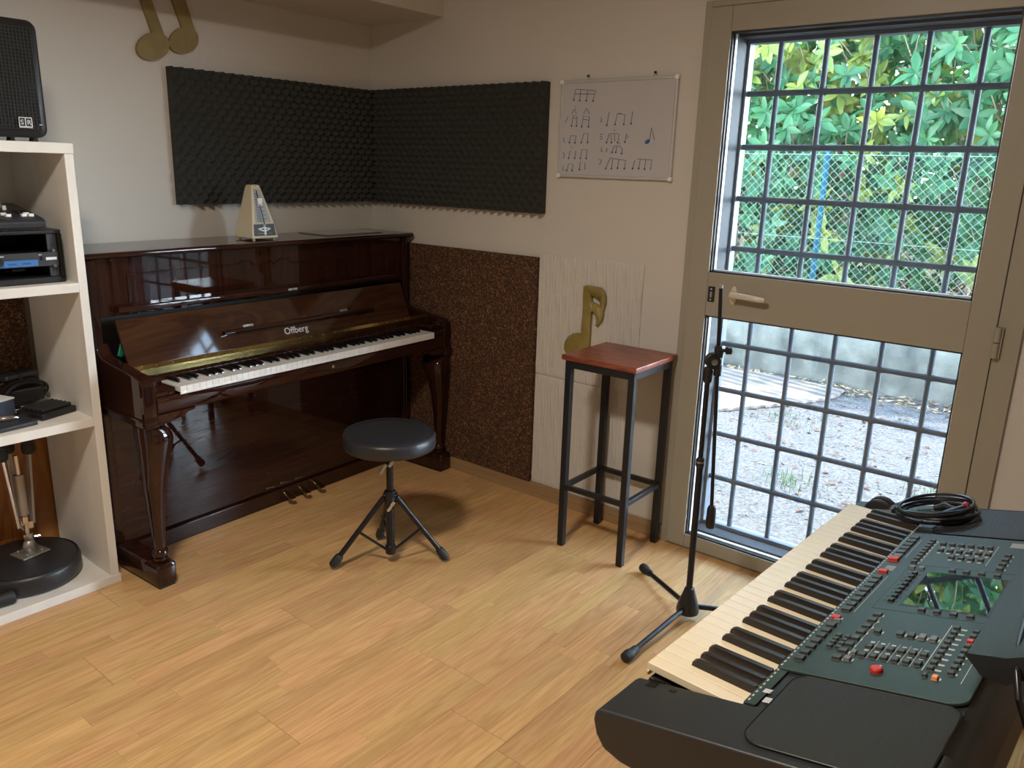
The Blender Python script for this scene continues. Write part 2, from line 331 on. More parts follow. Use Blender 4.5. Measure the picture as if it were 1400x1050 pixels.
S(box('trim_4', K['jamb'], (0.031, -2.634, -0.10), (0.15, -1.784, 0.074)))
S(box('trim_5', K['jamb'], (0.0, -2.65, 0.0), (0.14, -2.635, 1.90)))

# floor strips of the laminate, boards 0.19 wide of three strips each
strips = []
rng = random.Random(5); row = 0; y = -0.998
rows = []
for k in range(-6, 19):
    ytop = -0.998 + 0.19*k*-1 if False else -0.998 - 0.19*(k) 
    if ytop > 0.19 or ytop-0.19 < YW-0.19: continue
    seam = -1.297 + (0 if k in (0, 4) else rng.uniform(-0.6, 0.6))
    for j in range(3):
        y1 = ytop - j*0.19/3; y0 = y1 - 0.19/3 + (0.0009 if j == 2 else 0.0003)
        y1c, y0c = min(y1, 0.0), max(y0, YW)
        if y1c - y0c < 0.005: continue
        xs_ = [seam + 1.29*q for q in range(-4, 4)]
        for q in range(len(xs_)-1):
            a, b = xs_[q], xs_[q+1]; cut = [a] + sorted(a + 1.29*(c_ + rng.uniform(-0.07, 0.07)) for c_ in ((0.31, 0.66) if rng.random() < 0.6 else (0.5,))) + [b]
            for i in range(len(cut)-1):
                x0, x1 = cut[i] + (0.0008 if i == 0 else 0.0002), cut[i+1] - 0.0002
                x0, x1 = max(x0, XW), min(x1, 0.0)
                if x1 - x0 > 0.01: strips.append((x0, y0c, x1, y1c, rng.random()))
def dist_key(s_):
    cx_, cy_ = (s_[0]+s_[2])/2, (s_[1]+s_[3])/2
    d = Vector((cx_, cy_, 0)) - cam.location; dep = d.dot(cf)
    if dep < 0.3: return 99
    px = 700 + 1091.6*d.dot(cr)/dep; py = 525 - 1091.6*d.dot(cu)/dep
    return dep + (50 if not (-150 < px < 1550 and 300 < py < 1250) else 0)
strips.sort(key=dist_key)
def strip_obj(name, lst, kind=None):
    b = B(); vals = []
    for x0, y0, x1, y1, r in lst: b.bb((x0, y0, -0.012), (x1, y1, 0.0)); vals += [r]*6
    o = b.obj(name, K['floor'], fl, smooth=False, recalc=False, kind=kind)
    at = o.data.attributes.new('rnd', 'FLOAT', 'FACE')
    for i, v_ in enumerate(vals): at.data[i].value = v_
    return o
for s_ in strips[:300]: strip_obj('floor_strip', [s_])
strip_obj('floor_strips_beyond', strips[300:], 'stuff')

# ---------------------------------------------------------------- glazed door
dr = thing('door_1', None, None, (0, -2.205, 0)); S(dr)
GY0, GY1, U0, U1, L0, L1 = -1.775, -2.597, 1.064, 1.846, 0.063, 0.911
b = B(); b.bb((-0.014, DY0, 0.0), (0.03, -1.700, DZ)); b.bb((-0.014, -2.672, 0.0), (0.03, DY1, DZ)); b.bb((-0.014, -1.700, 1.925), (0.03, -2.672, DZ))
b.bb((-0.010, -1.700, 0.0), (0.03, -2.672, 0.010))
b.obj('door_frame', K['frame'], dr, mesh_bev=0.0015)
x0, x1 = -0.020, 0.028
for nm, a, c in (('stile', (x0, -1.7015, 0.010), (x1, GY0, 1.9235)), ('stile', (x0, GY1, 0.010), (x1, -2.6705, 1.9235)),
                 ('top_rail', (x0+0.0005, GY0, U1), (x1, GY1, 1.9235)), ('middle_rail', (x0+0.0005, GY0, L1), (x1, GY1, U0)), ('bottom_rail', (x0+0.0005, GY0, 0.010), (x1, GY1, L0))):
    box(nm, K['frame'], a, c, dr, bev=0.0025)
for z0, z1 in ((L0, L1), (U0, U1)):
    g = B(); q = 0.005
    for a, c in (((-0.012, GY0, z0), (0.02, GY0-q, z1)), ((-0.012, GY1+q, z0), (0.02, GY1, z1)), ((-0.012, GY0, z0), (0.02, GY1, z0+q)), ((-0.012, GY0, z1-q), (0.02, GY1, z1))): g.bb(a, c)
    g.obj('gasket', K['gasket'], dr, smooth=False)
    g = B(); q2 = 0.009
    for a, c in (((0.004, GY0-q, z0+q), (0.018, GY0-q2, z1-q)), ((0.004, GY0-q, z0+q), (0.018, GY1+q, z0+q2))): g.bb(a, c)
    g.obj('spacer_bar', K['bead'], dr, smooth=False)
    box('pane', K['pane'], (0.008, GY0-q, z0+q), (0.010, GY1+q, z1-q), dr, smooth=False)
hb = B(); hb.loft([[(x0-d, -1.878 + 0.0135*k*math.cos(2*PI*i/24), 0.994 + 0.032*k*math.sin(2*PI*i/24)) for i in range(24)] for d, k in ((0, 1), (0.006, 1), (0.009, 0.85))])
hp = hb.obj('handle_plate', K['handle'], dr)
b = B(); pts = [(-0.028, -1.878, 1.000), (-0.050, -1.878, 1.001), (-0.060, -1.884, 1.001), (-0.063, -1.905, 1.000), (-0.063, -1.95, 0.998), (-0.063, -1.985, 0.996), (-0.058, -2.000, 0.995)]
b.tube(pts, [0.011, 0.010, 0.0115, 0.0105, 0.010, 0.0095, 0.008], 14)
b.obj('lever_handle', K['handle'], dr, label='cream lever handle')
lk = box('lock_plate', K['black'], (x0-0.004, -1.781, 0.962), (x0, -1.806, 1.016), dr, bev=0.002, label='small black lock plate')
b = B().cyl((x0-0.0035, -1.7935, 1.007), (x0-0.0055, -1.7935, 1.007), 0.003, n=12).cyl((x0-0.0035, -1.7935, 0.970), (x0-0.0055, -1.7935, 0.970), 0.003, n=12); b.obj('screw', K['chrome'], lk)
box('key_slot', K['castm'], (x0-0.0055, -1.7895, 0.978), (x0-0.0035, -1.7975, 0.998), lk, bev=0.001)
for hz in (0.955, 1.80, 0.14):
    b = B().cyl((-0.026, -2.677, hz-0.045), (-0.026, -2.677, hz-0.001), 0.009, n=16, bev=0.001).cyl((-0.026, -2.677, hz+0.001), (-0.026, -2.677, hz+0.045), 0.009, n=16, bev=0.001).bb((-0.024, -2.670, hz-0.045), (-0.012, -2.690, hz+0.045))
    b.obj('hinge', K['frame'], dr)

# ---------------------------------------------------------------- security grille outside the glass
gr = thing('window_grille', 'grey steel security grille of round bars outside the glazed door', 'grille', (0.12, -2.2, 0.075))
gx = 0.12
b = B(); b.bb((gx-0.02, -1.7845, 0.075), (gx+0.02, -1.793, 1.8335)); b.bb((gx-0.02, -2.625, 0.075), (gx+0.02, -2.634, 1.8335)); b.bb((gx-0.02, -1.793, 0.075), (gx+0.02, -2.625, 0.087)); b.bb((gx-0.02, -1.793, 1.822), (gx+0.02, -2.625, 1.8335))
b.obj('grille_frame', mat('light_grey_painted_steel', (0.085, 0.11, 0.14), 0.45), gr, smooth=False)
for k in range(5):
    yb = -1.893 - 0.1503*k
    B().cyl((gx, yb, 0.087), (gx, yb, 1.823), 0.0095, n=12).obj('vertical_bar', K['grey'], gr)
for k in range(10):
    zb = 1.664 - 0.1745*k
    if zb < 0.15: continue
    b = B()
    ys = [-1.793] + [-1.893-0.1503*q for q in range(5)] + [-2.625]; pts = []
    n_ = 60
    pts = [(gx, -1.793 + (-2.625+1.793)*i/n_, zb) for i in range(n_+1)]; rr = []
    for p_ in pts:
        d_ = min(abs(p_[1]-q) for q in ys[1:-1]); rr.append(0.0095 + 0.0035*max(0, 1-(d_/0.014)))
    b.tube(pts, rr, 10); b.obj('horizontal_bar', K['grey'], gr)

# ---------------------------------------------------------------- yard outside
GZ = -0.12
def grid(nx, ny, fn):
    b = B(); vs = [fn(i/(nx-1), j/(ny-1)) for j in range(ny) for i in range(nx)]
    return b.add(vs, [(j*nx+i, j*nx+i+1, (j+1)*nx+i+1, (j+1)*nx+i) for j in range(ny-1) for i in range(nx-1)])
rg = random.Random(3)
S(grid(60, 120, lambda a, c: (0.15+3.4*a, -8+14*c, GZ + rg.uniform(-0.006, 0.006))).obj('ground', K['gravel'], smooth=True, ang=80))
S(box('ground_far', K['gravel'], (0.15, -40, GZ-0.2), (45, 30, GZ-0.012), smooth=False))
S(grid(40, 90, lambda a, c: (3.62+4.4*a, -5.2+12*c, 0.16 + 0.9*a + 0.12*math.sin(9*c+5*a) + rg.uniform(-0.03, 0.03))).obj('ground_bank', K['straw'], ang=80))
def wallpt(i, j):
    return
b = B(); n_ = 90; rings = []
for i in range(n_+1):
    yy = -9+13*i/n_; t = rg.uniform(-0.012, 0.012); sl = 0.30 - 0.0*yy
    rings.append([(3.46, yy, GZ-0.1), (3.465+rg.uniform(-0.006, 0.006), yy, 0.08), (3.46, yy, sl-0.03+t), (3.48, yy, sl+t), (3.68, yy, sl+0.005+t), (3.70, yy, GZ-0.1)])
b.loft(rings); S(b.obj('wall_garden', K['concrete'], ang=50))
# stones and litter on the gravel
ico = [(0, 0, 1), (0.9, 0, 0.1), (0.28, 0.85, 0), (-0.72, 0.52, 0.1), (-0.7, -0.5, 0), (0.3, -0.86, 0.08), (0, 0, -0.6)]
icf = [(0, 1, 2), (0, 2, 3), (0, 3, 4), (0, 4, 5), (0, 5, 1), (6, 2, 1), (6, 3, 2), (6, 4, 3), (6, 5, 4), (6, 1, 5)]
b = B()
for i in range(14000):
    x = 0.22 + 3.2*rg.random(); y = -3.6 + 5.0*rg.random(); r = rg.uniform(0.003, 0.009)
    a = rg.uniform(0, 6.28); ca, sa = math.cos(a)*r, math.sin(a)*r; k = rg.uniform(0.6, 1.3)
    b.add([(x+p[0]*ca*k-p[1]*sa, y+p[0]*sa*k+p[1]*ca, GZ+0.002+p[2]*r*0.6) for p in ico], icf)
tag(b.obj('gravel_stones', K['stone'], smooth=False, recalc=False), 'pale grey loose gravel covering the yard outside the door', 'gravel', kind='stuff')
def flakes(n, fx, zf, s0, s1, rgx):
    b = B()
    for i in range(n):
        x, y = fx(); z = zf(x, y); s_ = rgx.uniform(s0, s1); a = rgx.uniform(0, 6.28); t = rgx.uniform(-0.7, 0.7); ca, sa = math.cos(a), math.sin(a)
        q = [(-1, 0, 0), (0, -0.38, 0.1), (1, 0, t), (0, 0.38, 0.25)]
        b.add([(x+s_*(p[0]*ca-p[1]*sa), y+s_*(p[0]*sa+p[1]*ca), z+s_*(p[2]+0.1)) for p in q], [(0, 1, 2), (0, 2, 3)])
    return b
def clus():
    c = rg.choice([(2.9, -0.9), (2.5, -1.35), (2.1, -1.7), (3.25, -1.6), (1.6, -1.9), (3.2, -0.5), (1.2, -2.2), (3.3, -2.2)])
    return (min(3.4, max(0.3, c[0]+rg.gauss(0, 0.22))), c[1]+rg.gauss(0, 0.35))
b = flakes(420, clus, lambda x, y: GZ+0.004, 0.010, 0.03, rg); tag(b.obj('leaf_litter', K['rust'], smooth=False, recalc=False), 'red-brown leaf litter scattered over the gravel', 'leaf litter', kind='stuff')
b = flakes(900, lambda: (rg.uniform(3.2, 3.45), rg.uniform(-3.6, 0.8)), lambda x, y: GZ+0.004+0.15*max(0, x-3.3)*rg.random(), 0.012, 0.035, rg)
tag(b.obj('wall_foot_litter', K['straw'], smooth=False, recalc=False), 'dry debris along the foot of the concrete garden wall', 'leaf litter', kind='stuff')
b = flakes(5200, lambda: (rg.uniform(3.76, 6.0), rg.uniform(-4.6, 1.0)), lambda x, y: 0.2+0.9*(x-3.62)/8+rg.uniform(0, 0.10), 0.025, 0.075, rg)
tag(b.obj('bank_litter', K['straw'], smooth=False, recalc=False), 'pale dry leaves and straw on the bank behind the wire fence', 'leaf litter', kind='stuff')
def tuft(cx_, cy_, n, h, spread, name, label):
    b = B()
    for i in range(n):
        x = cx_+rg.gauss(0, spread); y = cy_+rg.gauss(0, spread); hh = h*rg.uniform(0.5, 1.1); a = rg.uniform(0, 6.28); l_ = rg.uniform(0.2, 0.7)*hh; wv = 0.0016
        dx, dy = math.cos(a), math.sin(a)
        b.add([(x-dy*wv, y+dx*wv, GZ), (x+dy*wv, y-dx*wv, GZ), (x+dx*l_*0.4+dy*wv, y+dy*l_*0.4-dx*wv, GZ+hh*0.6), (x+dx*l_*0.4-dy*wv, y+dy*l_*0.4+dx*wv, GZ+hh*0.6), (x+dx*l_, y+dy*l_, GZ+hh)], [(0, 1, 2, 3), (3, 2, 4)])
    tag(b.obj(name, K['leaf'], smooth=False, recalc=False), label, 'weed', kind='stuff')
tuft(1.25, -1.72, 70, 0.07, 0.07, 'weed_tuft', 'green weed tuft in the middle of the gravel yard')
tuft(2.35, -1.30, 90, 0.045, 0.13, 'grass_tuft', 'sparse grass patch beside the striped board in the yard')
tuft(1.55, -2.30, 60, 0.06, 0.08, 'weed_tuft', 'green weed tuft on the right of the gravel yard')
# striped board lying on the gravel
out = [(3.26, -0.3), (3.33, -0.75), (3.32, -1.15), (3.28, -1.37), (3.10, -1.38), (2.92, -1.33), (2.68, -1.22), (2.44, -1.08), (2.17, -0.92), (2.05, -0.6), (2.2, 0.1), (3.1, 0.3)]
M = mat('striped_board', (0.20, 0.50, 0.42), 0.7); n = M.node_tree.nodes; l = M.node_tree.links
g_ = n.new('ShaderNodeNewGeometry'); mp = n.new('ShaderNodeMapping'); mp.inputs['Rotation'].default_value = (0, 0, 0.25); wv = n.new('ShaderNodeTexWave'); wv.inputs['Scale'].default_value = 3.2; wv.inputs['Distortion'].default_value = 1.2; wv.inputs['Detail'].default_value = 2
cr_ = n.new('ShaderNodeValToRGB'); cr_.color_ramp.elements[0].color = (0.065, 0.052, 0.043, 1); cr_.color_ramp.elements[1].color = (0.15, 0.13, 0.115, 1)
l.new(g_.outputs['Position'], mp.inputs[0]); l.new(mp.outputs[0], wv.inputs['Vector']); l.new(wv.outputs['Fac'], cr_.inputs[0]); l.new(cr_.outputs[0], n['Principled BSDF'].inputs['Base Color'])
tag(B().prism(out, lambda a, c, d: (a, c, d), GZ+0.004, GZ+0.026).obj('striped_board', M, smooth=False, mesh_bev=0.003), 'tan striped board lying flat on the gravel by the wall', 'board')

# chain link fence on the wall
fc = thing('chain_link_fence', 'wire mesh fence with blue-green posts on the concrete wall', 'fence', (3.57, -1.5, 0.315))
for yp in (-0.93, -3.2, 1.3):
    p_ = B().cyl((3.60, yp, 0.315), (3.60, yp, 1.60), 0.022, n=12).obj('post', K['post'], fc)
    B().lathe([(0.025, 0), (0.025, 0.02), (0.012, 0.03)], (3.60, yp, 1.595), 12).obj('post_cap', K['post'], p_)
b = B(); s_ = 0.062; z0, z1 = 0.32, 1.58; H = z1-z0; y0, y1 = -4.4, 1.3; wr_ = 0.00125
def wire(a, c):
    a, c = Vector(a), Vector(c); b.loft([b.ring(a, c-a, wr_, 3), b.ring(c, c-a, wr_, 3)], cap=False)
k = y0-H
while k < y1:
    ya, yb_ = k, k+H; za, zb = z0, z1
    if ya < y0: za += y0-ya; ya = y0
    if yb_ > y1: zb -= yb_-y1; yb_ = y1
    if yb_ > ya:
        wire((3.57, ya, za), (3.57, yb_, zb)); wire((3.573, ya, z0+z1-za), (3.573, yb_, z0+z1-zb))
    k += s_
for z in (0.36, 0.95, 1.56): b.loft([b.ring((3.568, y0, z), (0, 1, 0), 0.0018, 4), b.ring((3.568, y1, z), (0, 1, 0), 0.0018, 4)])
b.obj('wire_mesh', K['wire'], fc, kind='stuff', recalc=False)

# laurel hedge: rosettes of leaves on shoots
def leaf_geo(L, W, curl, fold):
    cs = [(0, 0.0), (0.25, 0.72), (0.55, 1.0), (0.82, 0.62), (1.0, 0.0)]
    vs = []; fs = []
    for t, k_ in cs:
        z = -curl*t*t*L
        if k_ == 0: vs.append((t*L, 0, z))
        else: vs += [(t*L, -k_*W/2, z+fold*k_*W/2), (t*L, 0, z), (t*L, k_*W/2, z+fold*k_*W/2)]
    # 0 | 1 2 3 | 4 5 6 | 7 8 9 | 10
    fs = [(0, 1, 2), (0, 2, 3), (1, 4, 5, 2), (2, 5, 6, 3), (4, 7, 8, 5), (5, 8, 9, 6), (7, 10, 8), (8, 10, 9)]
    return vs, fs
GEO = [leaf_geo(1, 0.40, 0.18, 0.35), leaf_geo(1, 0.36, 0.45, 0.25), leaf_geo(1, 0.44, 0.05, 0.5)]
LM = []
for i, (vs, fs) in enumerate(GEO):
    me = bpy.data.meshes.new('leaf'); me.from_pydata(vs, [], fs); me.shade_smooth(); me.materials.append(K['leaf']); LM.append(me)
    me2 = me.copy(); me2.materials.clear(); me2.materials.append(K['leafy']); LM.append(me2)
def rot_to(d, up, roll):
    d = d.normalized(); s_v = d.cross(up)
    if s_v.length < 1e-3: s_v = Vector((0, 1, 0))
    s_v.normalize(); u_ = s_v.cross(d); R = Matrix((d, -s_v, u_)).transposed()
    return R @ Matrix.Rotation(roll, 3, 'X')
rh = random.Random(21)
shoots = []
def rosette(c, ax, n, L, yellow):
    out_ = []
    ph = rh.uniform(0, 6.28); ref = Vector((0.3, 0.2, 1)).normalized(); u_ = ax.cross(ref).normalized(); v_ = ax.cross(u_)
    for i in range(n):
        a = ph + i*2.4; el = rh.uniform(0.15, 0.75)
        d = (math.cos(a)*u_ + math.sin(a)*v_)*math.cos(el) + ax*math.sin(el) + Vector((0, 0, -0.18))
        R = rot_to(d, ax, rh.uniform(-0.5, 0.5)); s_ = L*rh.uniform(0.7, 1.15)
        Mx = R.to_4x4(); Mx = Matrix.Translation(c) @ Mx @ Matrix.Scale(s_, 4)
        out_.append((Mx, rh.randrange(3), yellow))
    return out_
leaves = []
for lay, (xa, xb, cnt, zlo, zhi) in enumerate(((3.68, 4.15, 720, 0.55, 3.3), (4.1, 4.7, 1000, 0.35, 3.6), (4.7, 5.6, 1100, 0.4, 4.0))):
    for i in range(cnt):
        y = rh.uniform(-4.3, 1.6); z = rh.uniform(zlo, zhi); x = rh.uniform(xa, xb)
        # the foliage thins towards the lower right of the door view
        edge = 0.45 + 0.62*max(0, -y-1.45)
        if z < edge + rh.uniform(-0.12, 0.2) and y < -1.3: continue
        if lay == 0 and z < 1.5 and rh.random() < 0.45: continue
        ax = Vector((-1, rh.uniform(-0.6, 0.6), rh.uniform(-0.1, 0.9))).normalized()
        yel = rh.random() < (0.14 + (0.30 if (y > -1.1 and z > 1.9) else 0) + (0.25 if (y < -2.3 and z < 1.6) else 0))
        shoots.append((Vector((x, y, z)), ax)); leaves += rosette(Vector((x, y, z)), ax, rh.randrange(6, 10), rh.uniform(0.11, 0.165), yel)
hd = thing('laurel_hedge', 'dense green laurel hedge with large glossy leaves behind the wire fence', 'hedge', (4.4, -1.5, 0.3), world=True)
HI = BUILD[hd.name]
def vis_key(L_):
    p = L_[0].translation; d = p-cam.location; dep = d.dot(cf); px = 700+1091.6*d.dot(cr)/dep; py = 525-1091.6*d.dot(cu)/dep
    ok = 1015 < px < 1385 and 40 < py < 395
    return dep + (0 if ok else 100)
leaves.sort(key=vis_key)
for Mx, k_, yel in leaves[:290]:
    o = bpy.data.objects.new('leaf', LM[k_*2 + (1 if yel else 0)]); COL.objects.link(o); o.parent = hd; o.matrix_local = HI @ Mx
for yel in (False, True):
    b = B(); vs_all = []; fs_all = []
    for Mx, k_, ye in leaves[290:]:
        if ye != yel: continue
        vs, fs = GEO[k_]; k0 = len(b.v); b.v += [Mx @ Vector(v_) for v_ in vs]; b.f += [tuple(i_+k0 for i_ in f_) for f_ in fs]
    b.obj('foliage', K['leafy'] if yel else K['leaf'], hd, kind='stuff', recalc=False, ang=180)
b = B()
for i in range(15):
    y = -4.1 + i*0.4 + rh.uniform(-0.15, 0.15); x = rh.uniform(4.4, 5.0); pts = [(x, y, 0.15)]
    for q in range(6): pts.append((pts[-1][0]+rh.uniform(-0.15, 0.12), pts[-1][1]+rh.uniform(-0.2, 0.2), pts[-1][2]+0.5))
    b.tube(pts, [0.035-0.004*q for q in range(7)], 7)
for c, ax in shoots:
    if rh.random() < 0.5: b.tube([c, c-ax*0.12, c-ax*0.3+Vector((0.1, 0, -0.12))], [0.003, 0.004, 0.006], 4)
b.obj('branches', K['bark'], hd, kind='stuff', recalc=False)
# farther trees closing the view
bh = thing('background_trees', 'dim green trees standing behind the laurel hedge', 'tree', (7.5, 0, 0.5))
b = B()
for i in range(12000):
    y = rh.uniform(-5.2, 5.5); z = rh.uniform(0.5, 5.6); x = 6.3 + rh.uniform(0, 1.6)
    d = Vector((rh.uniform(-1, 0.2), rh.uniform(-1, 1), rh.uniform(-1, 0.6))); R = rot_to(d, Vector((-1, 0.1, 0.5)), rh.uniform(-1, 1))
    Mx = Matrix.Translation((x, y, z)) @ R.to_4x4() @ Matrix.Scale(rh.uniform(0.16, 0.30), 4); vs, fs = GEO[i % 3]; k0 = len(b.v)
    b.v += [Mx @ Vector(v_) for v_ in vs]; b.f += [tuple(i_+k0 for i_ in f_) for f_ in fs]
b.obj('foliage', K['leaf'], bh, kind='stuff', recalc=False, ang=180)
b = B()
for i in range(7): b.tube([(7.2+0.2*(i % 3), -4.6+1.6*i, 0.4), (7.3, -4.5+1.6*i, 2.6), (7.2, -4.7+1.6*i, 5.2)], [0.10, 0.08, 0.03], 8)
b.obj('trunks', K['bark'], bh, kind='stuff', recalc=False)

# ---------------------------------------------------------------- foam absorbers in the corner
def foam(name, label, fn, x0, x1, z0, z1, d0):
    n, m_ = 200, 88; b = B(); L = x1-x0
    def h(i, j):
        a = i/(n-1); c = j/(m_-1); e = 1.0
        return 0.018 + 0.029*(0.5+0.5*math.cos(2*PI*a*L/0.0425)*math.cos(2*PI*c*(z1-z0)/0.050))**1.15
    vs = []
    for j in range(m_):
        for i in range(n): vs.append(fn(x0+L*i/(n-1), z0+(z1-z0)*j/(m_-1), h(i, j)))
    fs = [(j*n+i, j*n+i+1, (j+1)*n+i+1, (j+1)*n+i) for j in range(m_-1) for i in range(n-1)]
    k = len(vs); bd = [(i, 0) for i in range(n)] + [(n-1, j) for j in range(1, m_)] + [(i, m_-1) for i in range(n-2, -1, -1)] + [(0, j) for j in range(m_-2, 0, -1)]
    for i, j in bd: vs.append(fn(x0+L*i/(n-1), z0+(z1-z0)*j/(m_-1), d0))
    q = len(bd)
    for t in range(q):
        a = bd[t]; c = bd[(t+1) % q]; fs.append((a[1]*n+a[0], k+t, k+(t+1) % q, c[1]*n+c[0]))
    fs.append(tuple(k+t for t in range(q)))
    b.add(vs, fs); o = b.obj(name, K['foam'], None, ang=60)
    tag(o, label, 'foam panel', 'egg-crate foam panels meeting in the corner')
FZ0, FZ1 = 1.222, 1.722
foam('foam_panel', 'charcoal egg-crate foam panel on the wall above the piano', lambda a, z, d: (a, -d, z), -1.000, -0.001, FZ0, FZ1, 0.0)
foam('foam_panel', 'charcoal egg-crate foam panel on the wall beside the whiteboard', lambda a, z, d: (-d, -a, z), 0.048, 1.037, FZ0, FZ1, 0.0)

# ---------------------------------------------------------------- cork, tiles
for i, (ya, yb_) in enumerate(((-0.012, -0.513), (-0.515, -1.018))):
    o = box('cork_panel', K['cork'], (-0.020, ya, 0.066), (0.0, yb_, 1.046), None, bev=0.0015)
    tag(o, ['dark brown cork panel on the right wall, partly behind the piano', 'dark brown cork panel between the piano and the white tiles'][i], 'cork panel', 'cork panels on the right wall')
for i, (za, zb) in enumerate(((0.066, 0.5565), (0.5585, 1.062))):
    n, m_ = 230, 40; rt = random.Random(i+4)
    col = [rt.uniform(0, 1) for _ in range(n+8)]
    b = B(); vs = []
    for j in range(m_):
        for k in range(n):
            a = k/(n-1); c = j/(m_-1); t = a*170 + 1.1*math.sin(c*7+a*9) + 0.8*math.sin(c*19+a*31)
            h = 0.006 + 0.0035*(0.5+0.5*math.sin(t))*(0.5+0.5*math.sin(0.37*t+c*11)) + 0.0012*math.sin(t*2.3+c*40)
            if k in (0, n-1) or j in (0, m_-1): h = 0.0045
            vs.append((-h, -1.022-0.487*a, za+(zb-za)*c))
    fs = [(j*n+k, j*n+k+1, (j+1)*n+k+1, (j+1)*n+k) for j in range(m_-1) for k in range(n-1)]
    k0 = len(vs); cs = [0, n-1, n*m_-1, n*(m_-1)]
    vs += [(0, -1.022, za), (0, -1.509, za), (0, -1.509, zb), (0, -1.022, zb)]
    e0 = list(range(0, n)); e1 = [j*n+n-1 for j in range(m_)]; e2 = [n*(m_-1)+k for k in range(n-1, -1, -1)]; e3 = [j*n for j in range(m_-1, -1, -1)]
    fs += [tuple(e0)+(k0+1, k0), tuple(e1)+(k0+2, k0+1), tuple(e2)+(k0+3, k0+2), tuple(e3)+(k0, k0+3)]
    o = B().add(vs, fs).obj('wall_tile', K['wall'], None, ang=50)
    tag(o, ['white wavy-textured wall tile just above the skirting', 'upper white wavy-textured wall tile holding the gold note'][i], 'wall tile', 'textured tiles behind the bar stool')

# gold note on the upper tile
NOTE = [(-1.2543, 0.956), (-1.269, 0.9612), (-1.3157, 0.9594), (-1.3325, 0.9578), (-1.348, 0.9455), (-1.3577, 0.9255), (-1.3586, 0.9009), (-1.3547, 0.8791), (-1.3491, 0.8694), (-1.3505, 0.85), (-1.3458, 0.8278), (-1.3341, 0.8136), (-1.322, 0.8046), (-1.3176, 0.8075), (-1.3233, 0.8174), (-1.3223, 0.8317), (-1.3148, 0.8487), (-1.3034, 0.8598), (-1.297, 0.8607), (-1.296, 0.8425), (-1.2954, 0.8062), (-1.2966, 0.7698), (-1.2963, 0.7276), (-1.2953, 0.7034), (-1.2829, 0.6809), (-1.2575, 0.6654), (-1.2268, 0.6601), (-1.1949, 0.6679), (-1.1781, 0.684), (-1.1743, 0.6947), (-1.1762, 0.7177), (-1.1905, 0.7425), (-1.2162, 0.7613), (-1.2423, 0.7671), (-1.2598, 0.7679), (-1.2526, 0.7779), (-1.2547, 0.8149), (-1.2558, 0.8661), (-1.2547, 0.9165)]
HOLE = [(-1.2927, 0.9247), (-1.31, 0.9197), (-1.3318, 0.9081), (-1.3369, 0.8946), (-1.3355, 0.8855), (-1.3161, 0.8919), (-1.301, 0.8954), (-1.2943, 0.8999)]
b = B(); n = len(NOTE)
nt_ = [(a, c) for a, c in NOTE]
fnx = lambda a, c, d: (-d, a, c)
b.prism(nt_, fnx, 0.0095, 0.024)
o = b.obj('gold_note', K['goldg'], None, ang=45, mesh_bev=0.0015)
tag(o, 'glossy gold sixteenth-note cut-out on the textured tile above the bar stool', 'wall decoration')
# cut the flag hole with a boolean so that the tile shows through
hb = B().prism(HOLE, fnx, 0.0, 0.05).obj('cutter', K['goldg'], None)
md = o.modifiers.new('hole', 'BOOLEAN'); md.object = hb; md.operation = 'DIFFERENCE'; md.solver = 'EXACT'
dg = bpy.context.evaluated_depsgraph_get(); me = bpy.data.meshes.new_from_object(o.evaluated_get(dg)); o.modifiers.clear(); o.data = me
bpy.data.objects.remove(hb)

# gold beamed notes on the left wall
gn = thing('gold_beamed_notes', 'matt gold beamed pair of notes high on the wall left of the foam', 'wall decoration', (-0.97, 0, 1.85))
fny = lambda a, c, d: (a, -d, c)
for (cx_, cz_, rx_, rz_) in ((-1.047, 1.784, 0.062, 0.049), (-0.926, 1.820, 0.058, 0.048)):
    B().prism([(cx_+rx_*math.cos(t*PI/20)+0.010*math.sin(t*PI/20), cz_+rz_*math.sin(t*PI/20)+0.010*math.cos(t*PI/20)) for t in range(40)], fny, 0.0, 0.0145).obj('note_head', K['gold'], gn, mesh_bev=0.001)
ST1 = [(-1.0975, 1.990), (-1.056, 1.990), (-0.9862, 1.785), (-1.020, 1.770), (-1.0491, 1.8346)]
ST2 = [(-0.9745, 1.992), (-0.9175, 1.992), (-0.8690, 1.832), (-0.915, 1.815), (-0.9311, 1.8688)]
for st in (ST1, ST2): B().prism(st, fny, 0.0, 0.0140).obj('note_stem', K['gold'], gn, mesh_bev=0.001)
B().prism([(-1.099, 1.972), (-0.916, 1.972), (-0.917, 1.996), (-1.10, 1.996)], fny, 0.0, 0.0135).obj('note_beam', K['gold'], gn)

# ---------------------------------------------------------------- whiteboard
wb = thing('whiteboard', 'small framed whiteboard with blue handwritten rhythm notes', 'whiteboard', (0, -1.348, 1.372))
box('writing_surface', K['board'], (-0.011, -1.104, 1.377), (-0.002, -1.588, 1.717), wb)
for a, c in (((-0.015, -1.098, 1.711), (-0.001, -1.594, 1.722)), ((-0.015, -1.098, 1.368), (-0.001, -1.594, 1.379)), ((-0.0145, -1.098, 1.379), (-0.001, -1.107, 1.711)), ((-0.0145, -1.585, 1.379), (-0.001, -1.594, 1.711))):
    box('frame_strip', K['alu'], a, c, wb, bev=0.0015)
for y, z in ((-1.1025, 1.7165), (-1.5895, 1.7165), (-1.1025, 1.3735), (-1.5895, 1.3735)):
    box('corner_cap', K['white'], (-0.0165, y-0.0075, z-0.0075), (-0.0008, y+0.0075, z+0.0075), wb, bev=0.002)
